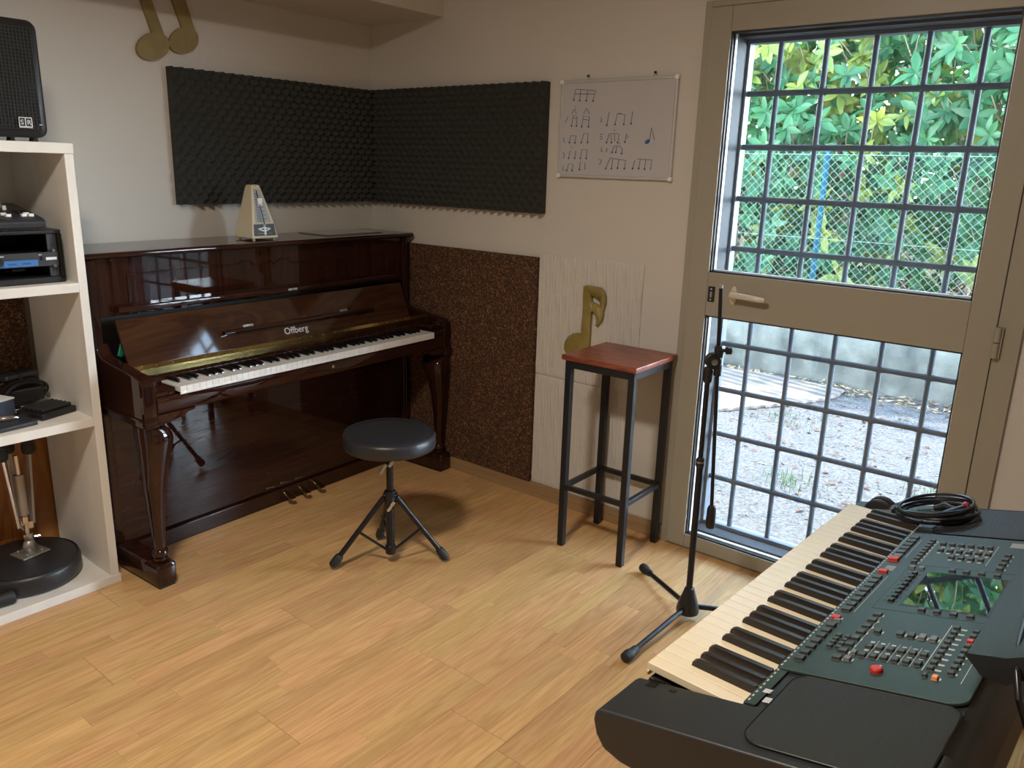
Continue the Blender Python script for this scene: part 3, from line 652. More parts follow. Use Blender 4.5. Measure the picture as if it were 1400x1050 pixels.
WB = [[(-1.1571, 1.6517), (-1.1654, 1.6897), (-1.2556, 1.6813), (-1.2457, 1.6467)], [(-1.1629, 1.6724), (-1.2496, 1.6697)], [(-1.1855, 1.6482), (-1.188, 1.6863)], [(-1.2154, 1.6475), (-1.22, 1.6836)], [(-1.1212, 1.5691), (-1.1357, 1.5924)], [(-1.1509, 1.6011), (-1.1593, 1.6159), (-1.1662, 1.6185), (-1.1722, 1.6007)], [(-1.1642, 1.6285), (-1.1665, 1.6251)], [(-1.206, 1.6002), (-1.2186, 1.6202), (-1.2323, 1.5997)], [(-1.1535, 1.5577), (-1.1583, 1.5965), (-1.177, 1.5918), (-1.1763, 1.5575)], [(-1.1596, 1.5865), (-1.1761, 1.5841)], [(-1.2005, 1.5545), (-1.205, 1.5931), (-1.2331, 1.5888), (-1.2312, 1.5543)], [(-1.2072, 1.5804), (-1.231, 1.5779)], [(-1.1206, 1.5156), (-1.1176, 1.5043), (-1.1254, 1.4958)], [(-1.147, 1.497), (-1.1513, 1.5224), (-1.1771, 1.5212), (-1.1729, 1.496)], [(-1.202, 1.4972), (-1.2119, 1.5295), (-1.2314, 1.5295), (-1.2308, 1.4962)], [(-1.1567, 1.4801), (-1.1597, 1.4773)], [(-1.1179, 1.4616), (-1.1257, 1.4531), (-1.1229, 1.4376)], [(-1.1461, 1.4391), (-1.1531, 1.4676)], [(-1.175, 1.4384), (-1.1789, 1.4679)], [(-1.2021, 1.4388), (-1.2057, 1.471), (-1.2303, 1.4712), (-1.2283, 1.4376)], [(-1.1244, 1.4101), (-1.1194, 1.3955), (-1.1312, 1.3941)], [(-1.1401, 1.392), (-1.1474, 1.4174), (-1.1691, 1.4178), (-1.1655, 1.3926)], [(-1.1997, 1.3974), (-1.2027, 1.4287)], [(-1.2245, 1.398), (-1.2243, 1.4234)], [(-1.2824, 1.5865), (-1.2911, 1.5783), (-1.2821, 1.5719), (-1.2917, 1.5701)], [(-1.3127, 1.5591), (-1.3195, 1.6037)], [(-1.3478, 1.5604), (-1.3549, 1.5988), (-1.3877, 1.5956), (-1.3852, 1.5612)], [(-1.3549, 1.5988), (-1.3744, 1.5995)], [(-1.416, 1.5635), (-1.4191, 1.6056)], [(-1.2966, 1.5282), (-1.2866, 1.5266), (-1.2858, 1.5184), (-1.2954, 1.5173), (-1.2945, 1.5102), (-1.2851, 1.5086)], [(-1.3157, 1.4977), (-1.3255, 1.5293)], [(-1.3372, 1.4978), (-1.3321, 1.5303), (-1.368, 1.5281), (-1.3657, 1.4979)], [(-1.3468, 1.5292), (-1.3515, 1.5022)], [(-1.3458, 1.5427), (-1.3489, 1.5373)], [(-1.3951, 1.4996), (-1.3993, 1.5291), (-1.4079, 1.5184), (-1.4019, 1.5131)], [(-1.2979, 1.4812), (-1.2906, 1.469), (-1.2991, 1.4636), (-1.3, 1.4702)], [(-1.3168, 1.4627), (-1.3185, 1.4775), (-1.3241, 1.4737)], [(-1.3417, 1.4629), (-1.35, 1.4859), (-1.3733, 1.485), (-1.3852, 1.4753), (-1.3839, 1.458)], [(-1.3601, 1.4849), (-1.3598, 1.4615)], [(-1.3717, 1.4968), (-1.3748, 1.4915)], [(-1.286, 1.4357), (-1.2984, 1.4348), (-1.2901, 1.4163)], [(-1.319, 1.4042), (-1.3334, 1.4393), (-1.3365, 1.4421), (-1.4034, 1.435), (-1.3998, 1.405)], [(-1.3468, 1.4395), (-1.3439, 1.4048)], [(-1.3736, 1.4372), (-1.3705, 1.407)], [(-1.4349, 1.4069), (-1.4422, 1.4356)], [(-1.4514, 1.4411), (-1.5118, 1.4384), (-1.5092, 1.4033)], [(-1.4643, 1.4397), (-1.4606, 1.4075)], [(-1.4866, 1.439), (-1.4849, 1.4059)], [(-1.4965, 1.5079), (-1.5023, 1.5497), (-1.5068, 1.534), (-1.5164, 1.5079)]]
WD = [(-1.1585, 1.6517), (-1.1855, 1.6482), (-1.2154, 1.6475), (-1.2458, 1.6456), (-1.1535, 1.5577), (-1.1763, 1.5575), (-1.2005, 1.5545), (-1.2312, 1.5543), (-1.147, 1.497), (-1.1729, 1.496), (-1.202, 1.4972), (-1.2307, 1.4974), (-1.1476, 1.4391), (-1.1749, 1.4395), (-1.2021, 1.4388), (-1.2282, 1.4393), (-1.1401, 1.392), (-1.1655, 1.3926), (-1.1997, 1.3974), (-1.3127, 1.5591), (-1.3478, 1.5615), (-1.3852, 1.5612), (-1.416, 1.5635), (-1.3157, 1.4977), (-1.3372, 1.4978), (-1.3637, 1.4979), (-1.3951, 1.4996), (-1.3417, 1.4629), (-1.3584, 1.4631), (-1.3838, 1.4591), (-1.319, 1.4042), (-1.3439, 1.4048), (-1.3705, 1.407), (-1.3997, 1.4061), (-1.4349, 1.4069), (-1.4606, 1.4075), (-1.4849, 1.4059)]
for st in WB: B().tube([(-0.0112, p[0], p[1]) for p in st], 0.0011, 5).obj('pen_stroke', K['ink'], wb, recalc=False)
for p in WD: B().cyl((-0.0105, p[0], p[1]), (-0.0125, p[0], p[1]), 0.0034, n=10).obj('pen_note_head', K['ink'], wb, recalc=False)
b = B().loft([[(x_, -1.4889+0.0095*k*math.cos(t*PI/8)-0.004*math.sin(t*PI/8), 1.5016+0.0085*k*math.sin(t*PI/8)) for t in range(16)] for x_, k in ((-0.0105, 1), (-0.0125, 0.95))])
b.obj('drawn_note_head', K['inkb'], wb, label='bright blue note head')
for yh in (-1.215, -1.498):
    h = thing('wall_hook', 'small dark hook above the whiteboard, %s' % ('near its left corner' if yh > -1.3 else 'near its right corner'), 'hook', (0, yh, 1.735), group='hooks above the whiteboard')
    B().cyl((0, yh, 1.735), (-0.010, yh, 1.735), 0.0042, n=12, bev=0.001).obj('pin_head', K['black'], h)
    B().tube([(-0.003, yh-0.004, 1.733), (-0.004, yh-0.007, 1.7235)], 0.0012, 6).tube([(-0.003, yh+0.004, 1.733), (-0.004, yh+0.007, 1.7235)], 0.0012, 6).obj('hook_wire', K['castm'], h)
# ---------------------------------------------------------------- ceiling lamp (out of frame)
cl = thing('ceiling_lamp', 'round white lamp hanging from the ceiling above the middle of the room', 'lamp', (-2.30, -1.95, 2.32))
B().lathe([(0.165, 0.0), (0.172, 0.004), (0.172, 0.035), (0.150, 0.045), (0.02, 0.048)], (-2.30, -1.95, 2.324), 40).obj('lamp_housing', K['white'], cl)
B().cyl((-2.30, -1.95, 2.372), (-2.30, -1.95, 2.4595), 0.012, n=12).obj('lamp_stem', K['white'], cl)

# ---------------------------------------------------------------- white shelf unit
sh = thing('shelf_unit', 'white painted open shelf unit standing left of the piano', 'shelf', (-2.05, -0.25, 0))
SX0, SX1, SYF, SYB = -2.56, -1.556, -0.458, -0.055
box('side_panel', K['white_wood'], (SX1-0.026, SYF, 0.0315), (SX1, SYB, 1.3975), sh, bev=0.0015)
box('side_panel', K['white_wood'], (SX0, SYF, 0.0315), (SX0+0.026, SYB, 1.3975), sh, bev=0.0015)
box('top_board', K['white_wood'], (SX0-0.002, SYF-0.001, 1.398), (SX1+0.002, SYB, 1.428), sh, bev=0.0015)
box('bottom_board', K['white_wood'], (SX0-0.004, SYF-0.003, 0.0), (SX1+0.005, SYB, 0.031), sh, bev=0.0015)
for z in (1.020, 0.590): box('shelf_board', K['white_wood'], (SX0+0.0265, SYF-0.001, z-0.029), (SX1-0.0265, SYB, z), sh, bev=0.0015)
box('back_panel', K['white_wood'], (SX0+0.0265, SYB-0.006, 1.0205), (SX1-0.0265, SYB, 1.3975), sh)
# behind the unit: cork and a stained pine panel leaning on the wall
tag(box('cork_panel', K['cork'], (-2.60, -0.035, 0.60), (-1.590, -0.013, 1.02), None, bev=0.002), 'dark brown cork panel on the wall behind the middle of the shelf unit', 'cork panel')
pp_ = thing('pine_door_panel', 'orange stained pine panel standing behind the lowest shelf', 'panel', (-2.0, -0.03, 0))
box('panel_field', K['orangewood'], (-2.42, -0.030, 0.08), (-1.62, -0.014, 0.585), pp_)
for xa, xb in ((-1.645, -1.575), (-1.90, -1.83), (-2.45, -2.38)): box('stile', K['orangewood'], (xa, -0.040, 0.0), (xb, -0.0145, 0.595), pp_, bev=0.004)
box('rail', K['orangewood'], (-2.38, -0.0385, 0.0), (-1.645, -0.0145, 0.08), pp_, bev=0.004)

# loudspeaker on the shelf unit
sp = thing('loudspeaker', 'black loudspeaker with wire grille on top of the shelf unit', 'speaker', (-1.74, -0.27, 1.428))
def rrect(x0, x1, z0, z1, r, n=6):
    out_ = []
    for cx_, cz_, a0 in ((x1-r, z1-r, 0), (x0+r, z1-r, PI/2), (x0+r, z0+r, PI), (x1-r, z0+r, 1.5*PI)):
        for i in range(n+1): a = a0 + PI/2*i/n; out_.append((cx_+r*math.cos(a), cz_+r*math.sin(a)))
    return out_
sx0, sx1, sz0, sz1, sy = -1.885, -1.597, 1.440, 1.757, -0.405
B().loft([[(x, yy, z) for x, z in rrect(sx0+i_, sx1-i_, sz0+i_, sz1-i_, 0.026)] for yy, i_ in ((sy, 0.006), (sy+0.006, 0), (sy+0.08, 0.0), (sy+0.26, 0.03))]).obj('cabinet', K['black'], sp, ang=50)
B().loft([[(x, yy, z) for x, z in rrect(sx0+0.020, sx1-0.020, sz0+0.022, sz1-0.022, 0.015)] for yy in (sy-0.0004, sy-0.003)]).obj('baffle', K['pblack'], sp, ang=50)
b = B(); nx_ = 27; nz_ = 29; fx0, fx1, fz0, fz1 = sx0+0.020, sx1-0.020, sz0+0.022, sz1-0.022
for i in range(nx_+1):
    x = fx0+(fx1-fx0)*i/nx_; b.cyl((x, sy-0.0065, fz0), (x, sy-0.0065, fz1), 0.0013, n=4)
for i in range(nz_+1):
    z = fz0+(fz1-fz0)*i/nz_; b.cyl((fx0, sy-0.0052, z), (fx1, sy-0.0052, z), 0.0011, n=4)
tag(b.obj('wire_grille', mat('grey_grille_wire', (0.06, 0.065, 0.065), 0.4, metal=0.5), sp), kind='stuff')
bd = box('badge', K['black'], (-1.6765, sy-0.0105, 1.4675), (-1.6415, sy-0.0075, 1.4945), sp)
b = B()
for a, c in (((-1.6765, 0, 1.4675), (-1.6415, 0, 1.470)), ((-1.6765, 0, 1.4925), (-1.6415, 0, 1.4945)), ((-1.6765, 0, 1.470), (-1.6745, 0, 1.4925)), ((-1.6600, 0, 1.470), (-1.6580, 0, 1.4925)), ((-1.6435, 0, 1.470), (-1.6415, 0, 1.4925)), ((-1.6765, 0, 1.4655), (-1.6415, 0, 1.4665))):
    b.bb((a[0], sy-0.0112, a[2]), (c[0], sy-0.0100, c[2]))
b.obj('badge_border', K['paper'], bd, smooth=False)
for ch, xx in (('S', -1.6725), ('R', -1.6555)): text('badge_letter', ch, 0.019, K['paper'], basis((xx, sy-0.0108, 1.4745), (1, 0, 0), (0, 0, 1)), bd)
box('model_mark', K['paper'], (-1.622, sy-0.0085, 1.475), (-1.614, sy-0.0070, 1.477), sp)
for x in (-1.628, -1.85):
    for yy in (sy+0.03, sy+0.20): B().cyl((x, yy, 1.4285), (x, yy, 1.442), 0.013, 0.010, 12).obj('foot', K['rubber'], sp)
cb = thing('clip_stand', 'small black clip with loose cables on top of the loudspeaker', 'cable', (-1.80, -0.30, 1.757))
b = B().box((-1.79, -0.33, 1.767), (0.075, 0.06, 0.018), 0.005).cyl((-1.79, -0.33, 1.776), (-1.79, -0.33, 1.792), 0.016, 0.012, 14)
b.obj('clip_base', K['black'], cb)
B().tube([(-1.78, -0.36, 1.792), (-1.74, -0.37, 1.799), (-1.69, -0.375, 1.799), (-1.672, -0.375, 1.797), (-1.69, -0.378, 1.793), (-1.75, -0.38, 1.785), (-1.79, -0.36, 1.783)], 0.0019, 6).obj('cable_loop', K['cable'], cb)
B().tube([(-1.76, -0.36, 1.785), (-1.73, -0.385, 1.789), (-1.705, -0.39, 1.781), (-1.693, -0.392, 1.7595)], 0.0019, 6).obj('cable_end', K['cable'], cb)

# rack case with the blue unit, mixer on top
rc = thing('rack_case', 'black open-front rack case on the upper shelf', 'case', (-1.76, -0.28, 1.02))
rx0, rx1, rz0, rz1, ry = -2.06, -1.600, 1.0215, 1.178, -0.418
b = B(); t_ = 0.012
b.bb((rx0, ry, rz0), (rx1, -0.10, rz0+t_+0.006), 0.003).bb((rx0, ry, rz1-t_), (rx1, -0.10, rz1), 0.003).bb((rx0, ry, rz0+t_), (rx0+t_, -0.10, rz1-t_)).bb((rx1-t_, ry, rz0+t_), (rx1, -0.10, rz1-t_)).bb((rx0+t_, -0.112, rz0+t_), (rx1-t_, -0.10, rz1-t_))
b.obj('shell', K['black'], rc)
box('rack_rail', K['gunmetal'], (rx1-0.040, ry+0.006, rz0+0.019), (rx1-0.014, ry+0.012, rz1-0.013), rc)
for z in (rz0+0.034, rz1-0.050): box('square_hole', K['pblack'], (rx1-0.030, ry+0.0045, z), (rx1-0.020, ry+0.0065, z+0.010), rc)
lt = B().cyl((rx1+0.0005, ry+0.05, 1.115), (rx1+0.007, ry+0.05, 1.115), 0.011, n=14).bb((rx1+0.0002, ry+0.045, 1.080), (rx1+0.004, ry+0.055, 1.150)); lt.obj('latch', K['castm'], rc)
ru = thing('rack_unit', 'dark rack processor with blue stripe mounted in the black case', 'audio unit', (-1.78, -0.30, 1.075))
ux0, ux1, uz0, uz1 = -2.04, rx1-0.0145, 1.0715, 1.113
box('faceplate', K['gunmetal'], (ux0, ry+0.001, uz0), (ux1, ry+0.0058, uz1), ru, bev=0.001)
box('chassis', K['black'], (ux0+0.01, ry+0.0125, uz0+0.002), (rx1-0.045, -0.16, uz1-0.002), ru)
box('blue_stripe', K['blue'], (-2.03, ry-0.0008, uz0+0.003), (-1.673, ry+0.0008, uz0+0.021), ru)
for x in (-1.704, -1.742, -1.818, -1.856, -1.895): box('blue_button', mat('blue_button', (0.03, 0.10, 0.32), 0.35), (x-0.011, ry-0.003, uz0+0.009), (x+0.011, ry-0.0009, uz0+0.014), ru, bev=0.001)
kn = B().cyl((-1.779, ry-0.0009, uz0+0.020), (-1.779, ry-0.014, uz0+0.020), 0.0125, 0.0115, 24, 0.001).obj('knob', K['black'], ru)
box('name_label', K['paper'], (-1.650, ry-0.0005, uz0+0.018), (-1.620, ry+0.0008, uz0+0.026), ru)
box('toggle_switch', K['pblack'], (-1.664, ry-0.003, uz0+0.018), (-1.659, ry+0.0008, uz0+0.028), ru)
for z in (uz0+0.000, uz1+0.004):
    for xx in (rx1-0.027,): B().cyl((xx, ry+0.0045, z), (xx, ry-0.004, z), 0.0062, 0.005, 14, 0.001).obj('mounting_screw', K['chrome'], ru)
for x, wd in ((-1.770, 0.016), (-1.665, 0.008), (-1.81, 0.01)): box('caption', K['paper'], (x-wd/2, ry, uz1-0.008), (x+wd/2, ry+0.0008, uz1-0.006), ru)
tag(B().tube([(-1.74, -0.33, 1.052), (-1.70, -0.34, 1.055), (-1.67, -0.32, 1.054), (-1.66, -0.28, 1.052)], 0.0035, 8).box((-1.705, -0.345, 1.057), (0.04, 0.02, 0.010), 0.003).obj('plug_lead', K['cable'], None), 'short black lead with plug lying inside the rack case', 'cable')

mx_ = thing('mixer', 'small black mixing desk with white knobs on the rack case', 'mixer', (-1.82, -0.28, 1.179))
b = B(); pr_ = [(-0.425, 1.185), (-0.428, 1.203), (-0.41, 1.213), (-0.20, 1.245), (-0.17, 1.243), (-0.165, 1.186)]
b.prism(pr_, lambda a, c, d: (d, a, c), -2.10, -1.640); b.obj('body', K['gunmetal'], mx_, mesh_bev=0.004)
for yy in (-0.395, -0.20): B().bb((-2.08, yy-0.01, 1.1785), (-1.66, yy+0.01, 1.186)).obj('foot_strip', K['rubber'], mx_)
def mxz(yy): return 1.213 + (yy+0.41)*(0.032/0.21)
for i, x in enumerate((-1.667, -1.686, -1.728, -1.778, -1.822, -1.866, -1.91)):
    box('fader_cap', K['white'], (x-0.007, -0.398, mxz(-0.39)), (x+0.007, -0.384, mxz(-0.39)+0.0085), mx_, bev=0.0015)
    if i != 1: box('fader_cap', K['white'], (x-0.012, -0.376, mxz(-0.37)), (x+0.002, -0.363, mxz(-0.37)+0.008), mx_, bev=0.0015)
    box('fader_slot', K['pblack'], (x-0.0015, -0.36, mxz(-0.36)+0.0002), (x+0.0015, -0.30, mxz(-0.30)+0.001), mx_)
for i in range(6):
    for j in range(3):
        x = -1.70-0.044*i; yy = -0.29+0.033*j; B().cyl((x, yy, mxz(yy)-0.001), (x, yy, mxz(yy)+0.012), 0.006, 0.005, 12).obj('rotary_knob', K['white'] if j == 0 else K['btnl'], mx_)
B().cyl((-1.765, -0.215, mxz(-0.215)-0.001), (-1.765, -0.215, mxz(-0.215)+0.028), 0.006, 0.006, 12, 0.001).obj('antenna_stub', K['castm'], mx_)

# middle shelf
ad = thing('power_adapter', 'black power adapter wrapped in its own cable on the middle shelf', 'adapter', (-1.655, -0.17, 0.59))
B().box((-1.676, -0.165, 0.628), (0.115, 0.062, 0.048), 0.008).obj('adapter_body', K['black'], ad)
for i in range(5):
    pts = [(-1.676+0.062*math.cos(t*PI/14)*(1+0.06*i)+0.01*math.sin(i), -0.165+0.018*(i-2)+0.01*math.cos(t*PI/14+i), 0.636+0.036*math.sin(t*PI/14)*(1+0.04*i)) for t in range(28)]
    B().tube(pts, 0.0032, 7, closed=True).obj('cable_turn', K['cable'], ad)
wl = thing('black_wallet', 'black leather wallet-like pouch on top of the cables', 'pouch', (-1.675, -0.13, 0.675), 0.25)
B().box((-1.675, -0.130, 0.687), (0.115, 0.07, 0.018), 0.006, Matrix.Rotation(0.25, 3, 'Z')).obj('pouch_body', K['leather'], wl)
box('strap', K['black'], (-1.682, -0.172, 0.677), (-1.672, -0.092, 0.6985), wl, bev=0.001)
fp = thing('foot_pedal', 'black folded foot pedal with raised ribs on the middle shelf', 'pedal', (-1.66, -0.33, 0.59), 0.30)
R_ = Matrix.Rotation(0.30, 3, 'Z')
B().box((-1.665, -0.318, 0.601), (0.125, 0.115, 0.021), 0.004, R_).obj('pedal_base', K['black'], fp)
for i in range(5): B().box(Vector((-1.665, -0.318, 0.617)) + R_ @ Vector((0.004, -0.038+0.019*i, 0.0)), (0.105, 0.012, 0.011), 0.003, R_).obj('rib', K['rubber'], fp)
B().tube([(-1.72, -0.26, 0.61), (-1.735, -0.22, 0.60), (-1.71, -0.20, 0.60), (-1.70, -0.25, 0.598), (-1.75, -0.29, 0.598)], 0.0035, 8).obj('lead', K['cable'], fp)
bx_ = thing('slate_box', 'slate blue box with pale lid at the left edge of the middle shelf', 'box', (-1.80, -0.25, 0.59), 0.35)
R_ = Matrix.Rotation(0.35, 3, 'Z')
B().box((-1.815, -0.245, 0.618), (0.13, 0.10, 0.055), 0.003, R_).obj('box_body', K['slate'], bx_)
B().box((-1.815, -0.245, 0.6485), (0.132, 0.102, 0.005), 0.001, R_).obj('box_lid', K['paper'], bx_)
tr_ = thing('grey_tray', 'flat dark tray holding a small silver tool on the middle shelf', 'tray', (-1.80, -0.36, 0.59))
B().box((-1.800, -0.375, 0.598), (0.135, 0.095, 0.014), 0.004, Matrix.Rotation(0.12, 3, 'Z')).obj('tray_body', K['gunmetal'], tr_)
tag(B().tube([(-1.83, -0.355, 0.613), (-1.81, -0.360, 0.615), (-1.785, -0.365, 0.614), (-1.765, -0.365, 0.611)], [0.004, 0.0085, 0.009, 0.004], 10).obj('silver_clip', K['chrome'], None), 'small chrome clip lying on the dark tray', 'clip')

# upside-down folded drum throne on the bottom shelf
dt = thing('folded_drum_throne', 'folded drum throne upside down on the lowest shelf, its black seat beneath', 'drum throne', (-1.755, -0.235, 0.031))
tc_ = (-1.765, -0.265, 0.0); rT = 0.160
B().lathe([(0.02, 0.0315), (rT-0.022, 0.0315), (rT-0.006, 0.037), (rT, 0.050), (rT, 0.086), (rT-0.004, 0.096), (rT-0.018, 0.103), (0.02, 0.1045)], tc_, 56).obj('seat_cushion', K['leather'], dt, ang=50)
B().tube([(tc_[0]+(rT-0.008)*math.cos(t*PI/28), tc_[1]+(rT-0.008)*math.sin(t*PI/28), 0.1005) for t in range(56)], 0.0022, 6, closed=True).obj('piping', K['black'], dt)
px_, py_ = -1.745, -0.247
b = B().box((px_, py_, 0.1075), (0.092, 0.078, 0.006), 0.002, Matrix.Rotation(0.2, 3, 'Z'))
b.loft([b.ring((px_, py_, 0.1105), (0, 0, 1), 0.030, 4, (1, 0.2, 0)), b.ring((px_, py_, 0.152), (0, 0, 1), 0.0165, 4, (1, 0.2, 0))])
for a in range(4):
    q = Vector((0.035, 0, 0)); q.rotate(Matrix.Rotation(0.2+PI/4+a*PI/2, 3, 'Z')); b.cyl((px_+q.x, py_+q.y, 0.1105), (px_+q.x, py_+q.y, 0.117), 0.005, n=10)
b.obj('mounting_bracket', K['castm'], dt)
B().cyl((px_, py_, 0.152), (px_, py_, 0.176), 0.0145, n=16, bev=0.002).cyl((px_+0.018, py_-0.004, 0.160), (px_+0.034, py_-0.010, 0.160), 0.0055, n=10).obj('clamp_collar', K['chrome'], dt)
B().cyl((px_, py_, 0.176), (px_-0.004, py_, 0.452), 0.0065, n=12).obj('threaded_rod', K['chrome'], dt)
B().cyl((px_-0.002, py_+0.003, 0.245), (px_-0.003, py_+0.003, 0.385), 0.0155, n=20).obj('height_tube', K['castm'], dt)
b = B()
for a in range(3): b.box((px_+0.012*math.cos(a*2.1), py_+0.012*math.sin(a*2.1), 0.205+0.012*a), (0.016, 0.012, 0.026), 0.002)
b.obj('hub_joint', K['chrome'], dt)
for i, (dx, dy) in enumerate(((-0.048, -0.008), (0.040, 0.012), (-0.004, 0.062))):
    lx_, ly_ = px_+dx, py_+dy
    lg = B().box((lx_, ly_, 0.375), (0.017, 0.006, 0.30), 0.001, Matrix.Rotation(0.15, 3, 'Y')).box((lx_, ly_+0.012, 0.375), (0.017, 0.004, 0.29), 0.001, Matrix.Rotation(0.15, 3, 'Y')) if False else B().box((lx_, ly_, 0.385), (0.018, 0.010, 0.295), 0.002)
    aT = Vector((lx_, ly_, 0.462)); aB = Vector((px_+dx*0.55, py_+dy*0.55, 0.205)); lg = B().box((aT+aB)/2, (0.017, 0.009, (aT-aB).length), 0.002, (aT-aB).to_track_quat('Z', 'Y').to_matrix() @ Matrix.Rotation(0.0, 3, 'Z')).obj('leg', K['castm'] if i else K['chrome'], dt)
    B().lathe([(0.0155, -0.024), (0.020, -0.018), (0.0215, 0.0), (0.018, 0.012), (0.022, 0.018), (0.020, 0.026)], (lx_, ly_, 0.470), 14).obj('rubber_foot', K['rubber'], lg)
    B().cyl((lx_-dx*0.35, ly_-dy*0.35, 0.225), (px_+dx*0.25, py_+dy*0.25, 0.192), 0.004, n=8).obj('brace', K['chrome'], dt)
gk = thing('rubber_stand_foot', 'black ribbed rubber foot of a stand on the lowest shelf edge', 'stand part', (-1.88, -0.42, 0.031))
B().lathe([(0.010, -0.07), (0.0125, -0.062), (0.018, -0.03), (0.021, 0.0), (0.022, 0.006), (0.021, 0.012), (0.0225, 0.018), (0.020, 0.026), (0.012, 0.031)], (-1.885, -0.405, 0.054), 16, (1, 0, 0)).obj('foot_sleeve', K['rubber'], gk)
B().cyl((-2.30, -0.405, 0.054), (-1.952, -0.405, 0.054), 0.0095, n=12).obj('stand_tube', K['blackm'], gk)

# ---------------------------------------------------------------- upright piano (local frame: x along keys, -y to the player)
pn = thing('upright_piano', 'glossy dark mahogany upright piano with open fallboard in the corner', 'piano', (-0.788, -0.031, 0), 0.048, world=False)
HB, HL, ZT = 0.735, 0.750, 1.095
b = B()
for s_ in (-1, 1): b.bb((s_*HB, -0.006, 0.09), (s_*(HB-0.030), -0.286, 1.0735), 0.003)
b.obj('side_panels', K['piano'], pn) if False else None
for s_ in (-1, 1):
    box('side_panel', K['piano'], (s_*HB, -0.004, 0.010), (s_*(HB-0.030), -0.284, 1.0735), pn, bev=0.003)
    box('side_pilaster', K['piano'], (s_*(HB+0.004) if False else s_*HB, -0.2842, 0.088), (s_*(HB-0.022), -0.292, 1.072), pn, bev=0.002)
# lid with rounded front
lid = [(-0.002, ZT-0.020), (-0.300, ZT-0.020), (-0.306, ZT-0.017), (-0.309, ZT-0.010), (-0.307, ZT-0.003), (-0.300, ZT), (-0.002, ZT)]
B().prism(lid, lambda a, c, d: (d, a, c), -HL, HL).obj('lid', K['pianoh'], pn, mesh_bev=0.002)
box('back_panel', K['pblack'], (-HB+0.03, -0.004, 0.02), (HB-0.03, -0.02, 1.07), pn)
# upper panel with raised moulding line
UX = HB-0.0305
box('upper_panel', K['piano'], (-UX, -0.250, 0.880), (UX, -0.272, 1.0735), pn, bev=0.001)
def arc(cx_, cz_, r, a0, a1, n): return [(cx_+r*math.cos(a0+(a1-a0)*i/n), cz_+r*math.sin(a0+(a1-a0)*i/n)) for i in range(n+1)]
ml = [(-0.600, 0.905), (-0.600, 1.015), (-0.172, 1.017)] + [(a, 1.014+(c-1.014)*0.42) for a, c in arc(-0.135, 1.014, 0.030, PI*0.95, PI*0.05, 10)] + [(-0.10, 1.008), (-0.05, 1.007), (-0.030, 1.013), (-0.022, 1.018), (-0.012, 1.013)] + [(-0.004, 1.006)] + [(a, 1.008+(c-1.008)*0.42) for a, c in arc(0.040, 1.008, 0.034, PI*0.95, PI*0.02, 10)] + [(0.095, 1.003), (0.615, 1.007), (0.615, 0.905)]
B().tube([(x, -0.2735, z) for x, z in ml], 0.0030, 6).obj('panel_moulding', K['pianoh'], pn)
# music ledge and lock
box('front_ledge', K['pianoh'], (-0.655, -0.262, 0.893), (0.655, -0.307, 0.915), pn, bev=0.006)
box('shadow_gap', K['pblack'], (-UX, -0.232, 0.700), (UX, -0.249, 0.893), pn)
lk = box('lock_plate', K['castm'], (0.030, -0.3095, 0.899), (0.074, -0.3065, 0.909), pn, bev=0.002, label='small pale metal lock plate')
B().cyl((0.052, -0.310, 0.904), (0.052, -0.3085, 0.904), 0.003, n=10).obj('keyhole', K['pblack'], lk)
# fallboard leaning back
f0, f1 = Vector((0, -0.362, 0.720)), Vector((0, -0.300, 0.874)); fd = (f1-f0).normalized(); fn_ = Vector((0, -fd.z, fd.y))
def fp3(x, t, d=0.0): q = f0 + fd*t + fn_*d; return (x, q.y, q.z)
LF = (f1-f0).length
B().add([fp3(x, t, d) for x in (-0.668, 0.668) for t, d in ((0, 0), (LF, 0), (LF, -0.016), (0, -0.016))], [(0, 1, 2, 3), (7, 6, 5, 4), (0, 4, 5, 1), (1, 5, 6, 2), (2, 6, 7, 3), (3, 7, 4, 0)]).obj('fallboard', K['fall'], pn, mesh_bev=0.003)
def fbx(name, x0, x1, t0, t1, d0, d1, m_, par=None, bev=0.0):
    return B().add([fp3(x, t, d) for x in (x0, x1) for t, d in ((t0, d0), (t1, d0), (t1, d1), (t0, d1))], [(0, 1, 2, 3), (7, 6, 5, 4), (0, 4, 5, 1), (1, 5, 6, 2), (2, 6, 7, 3), (3, 7, 4, 0)]).obj(name, m_, par or pn, mesh_bev=bev)
fbx('music_desk_strip', -0.300, 0.445, 0.056, 0.072, 0.0002, 0.022, K['pianoh'], bev=0.003)
for x, w2 in ((-0.185, 0.022), (0.290, 0.019)): fbx('strip_hinge', x-w2, x+w2, 0.0725, 0.083, 0.0002, 0.006, K['castm'], bev=0.001)
o = text('maker_name', 'Offberg', 0.038, K['paper'], basis(fp3(-0.032, 0.020, 0.0006), (1, 0, 0), fd), pn, 0.0004, sx_=0.98)
br = B(); 
B().add([(x, y_, z_) for x in (-0.672, 0.690) for y_, z_ in ((-0.3575, 0.712), (-0.3645, 0.7225), (-0.3760, 0.7115), (-0.372, 0.702))], [(0, 1, 2, 3), (7, 6, 5, 4), (0, 4, 5, 1), (1, 5, 6, 2), (2, 6, 7, 3), (3, 7, 4, 0)]).obj('long_hinge', K['brass'], pn)
hs_ = B()
for i in range(22): x = -0.64+0.0605*i; hs_.cyl((x, -0.3707, 0.7165), (x, -0.3718, 0.7176), 0.0022, n=6)
tag(hs_.obj('hinge_screws', K['castm'], pn), kind='stuff')
B().prism([(-0.366, 0.7115), (-0.400, 0.698), (-0.452, 0.697), (-0.452, 0.672), (-0.366, 0.672)], lambda a, c, d: (d, a, c), -0.690, 0.690).obj('key_rail', K['pianoh'], pn, mesh_bev=0.002)
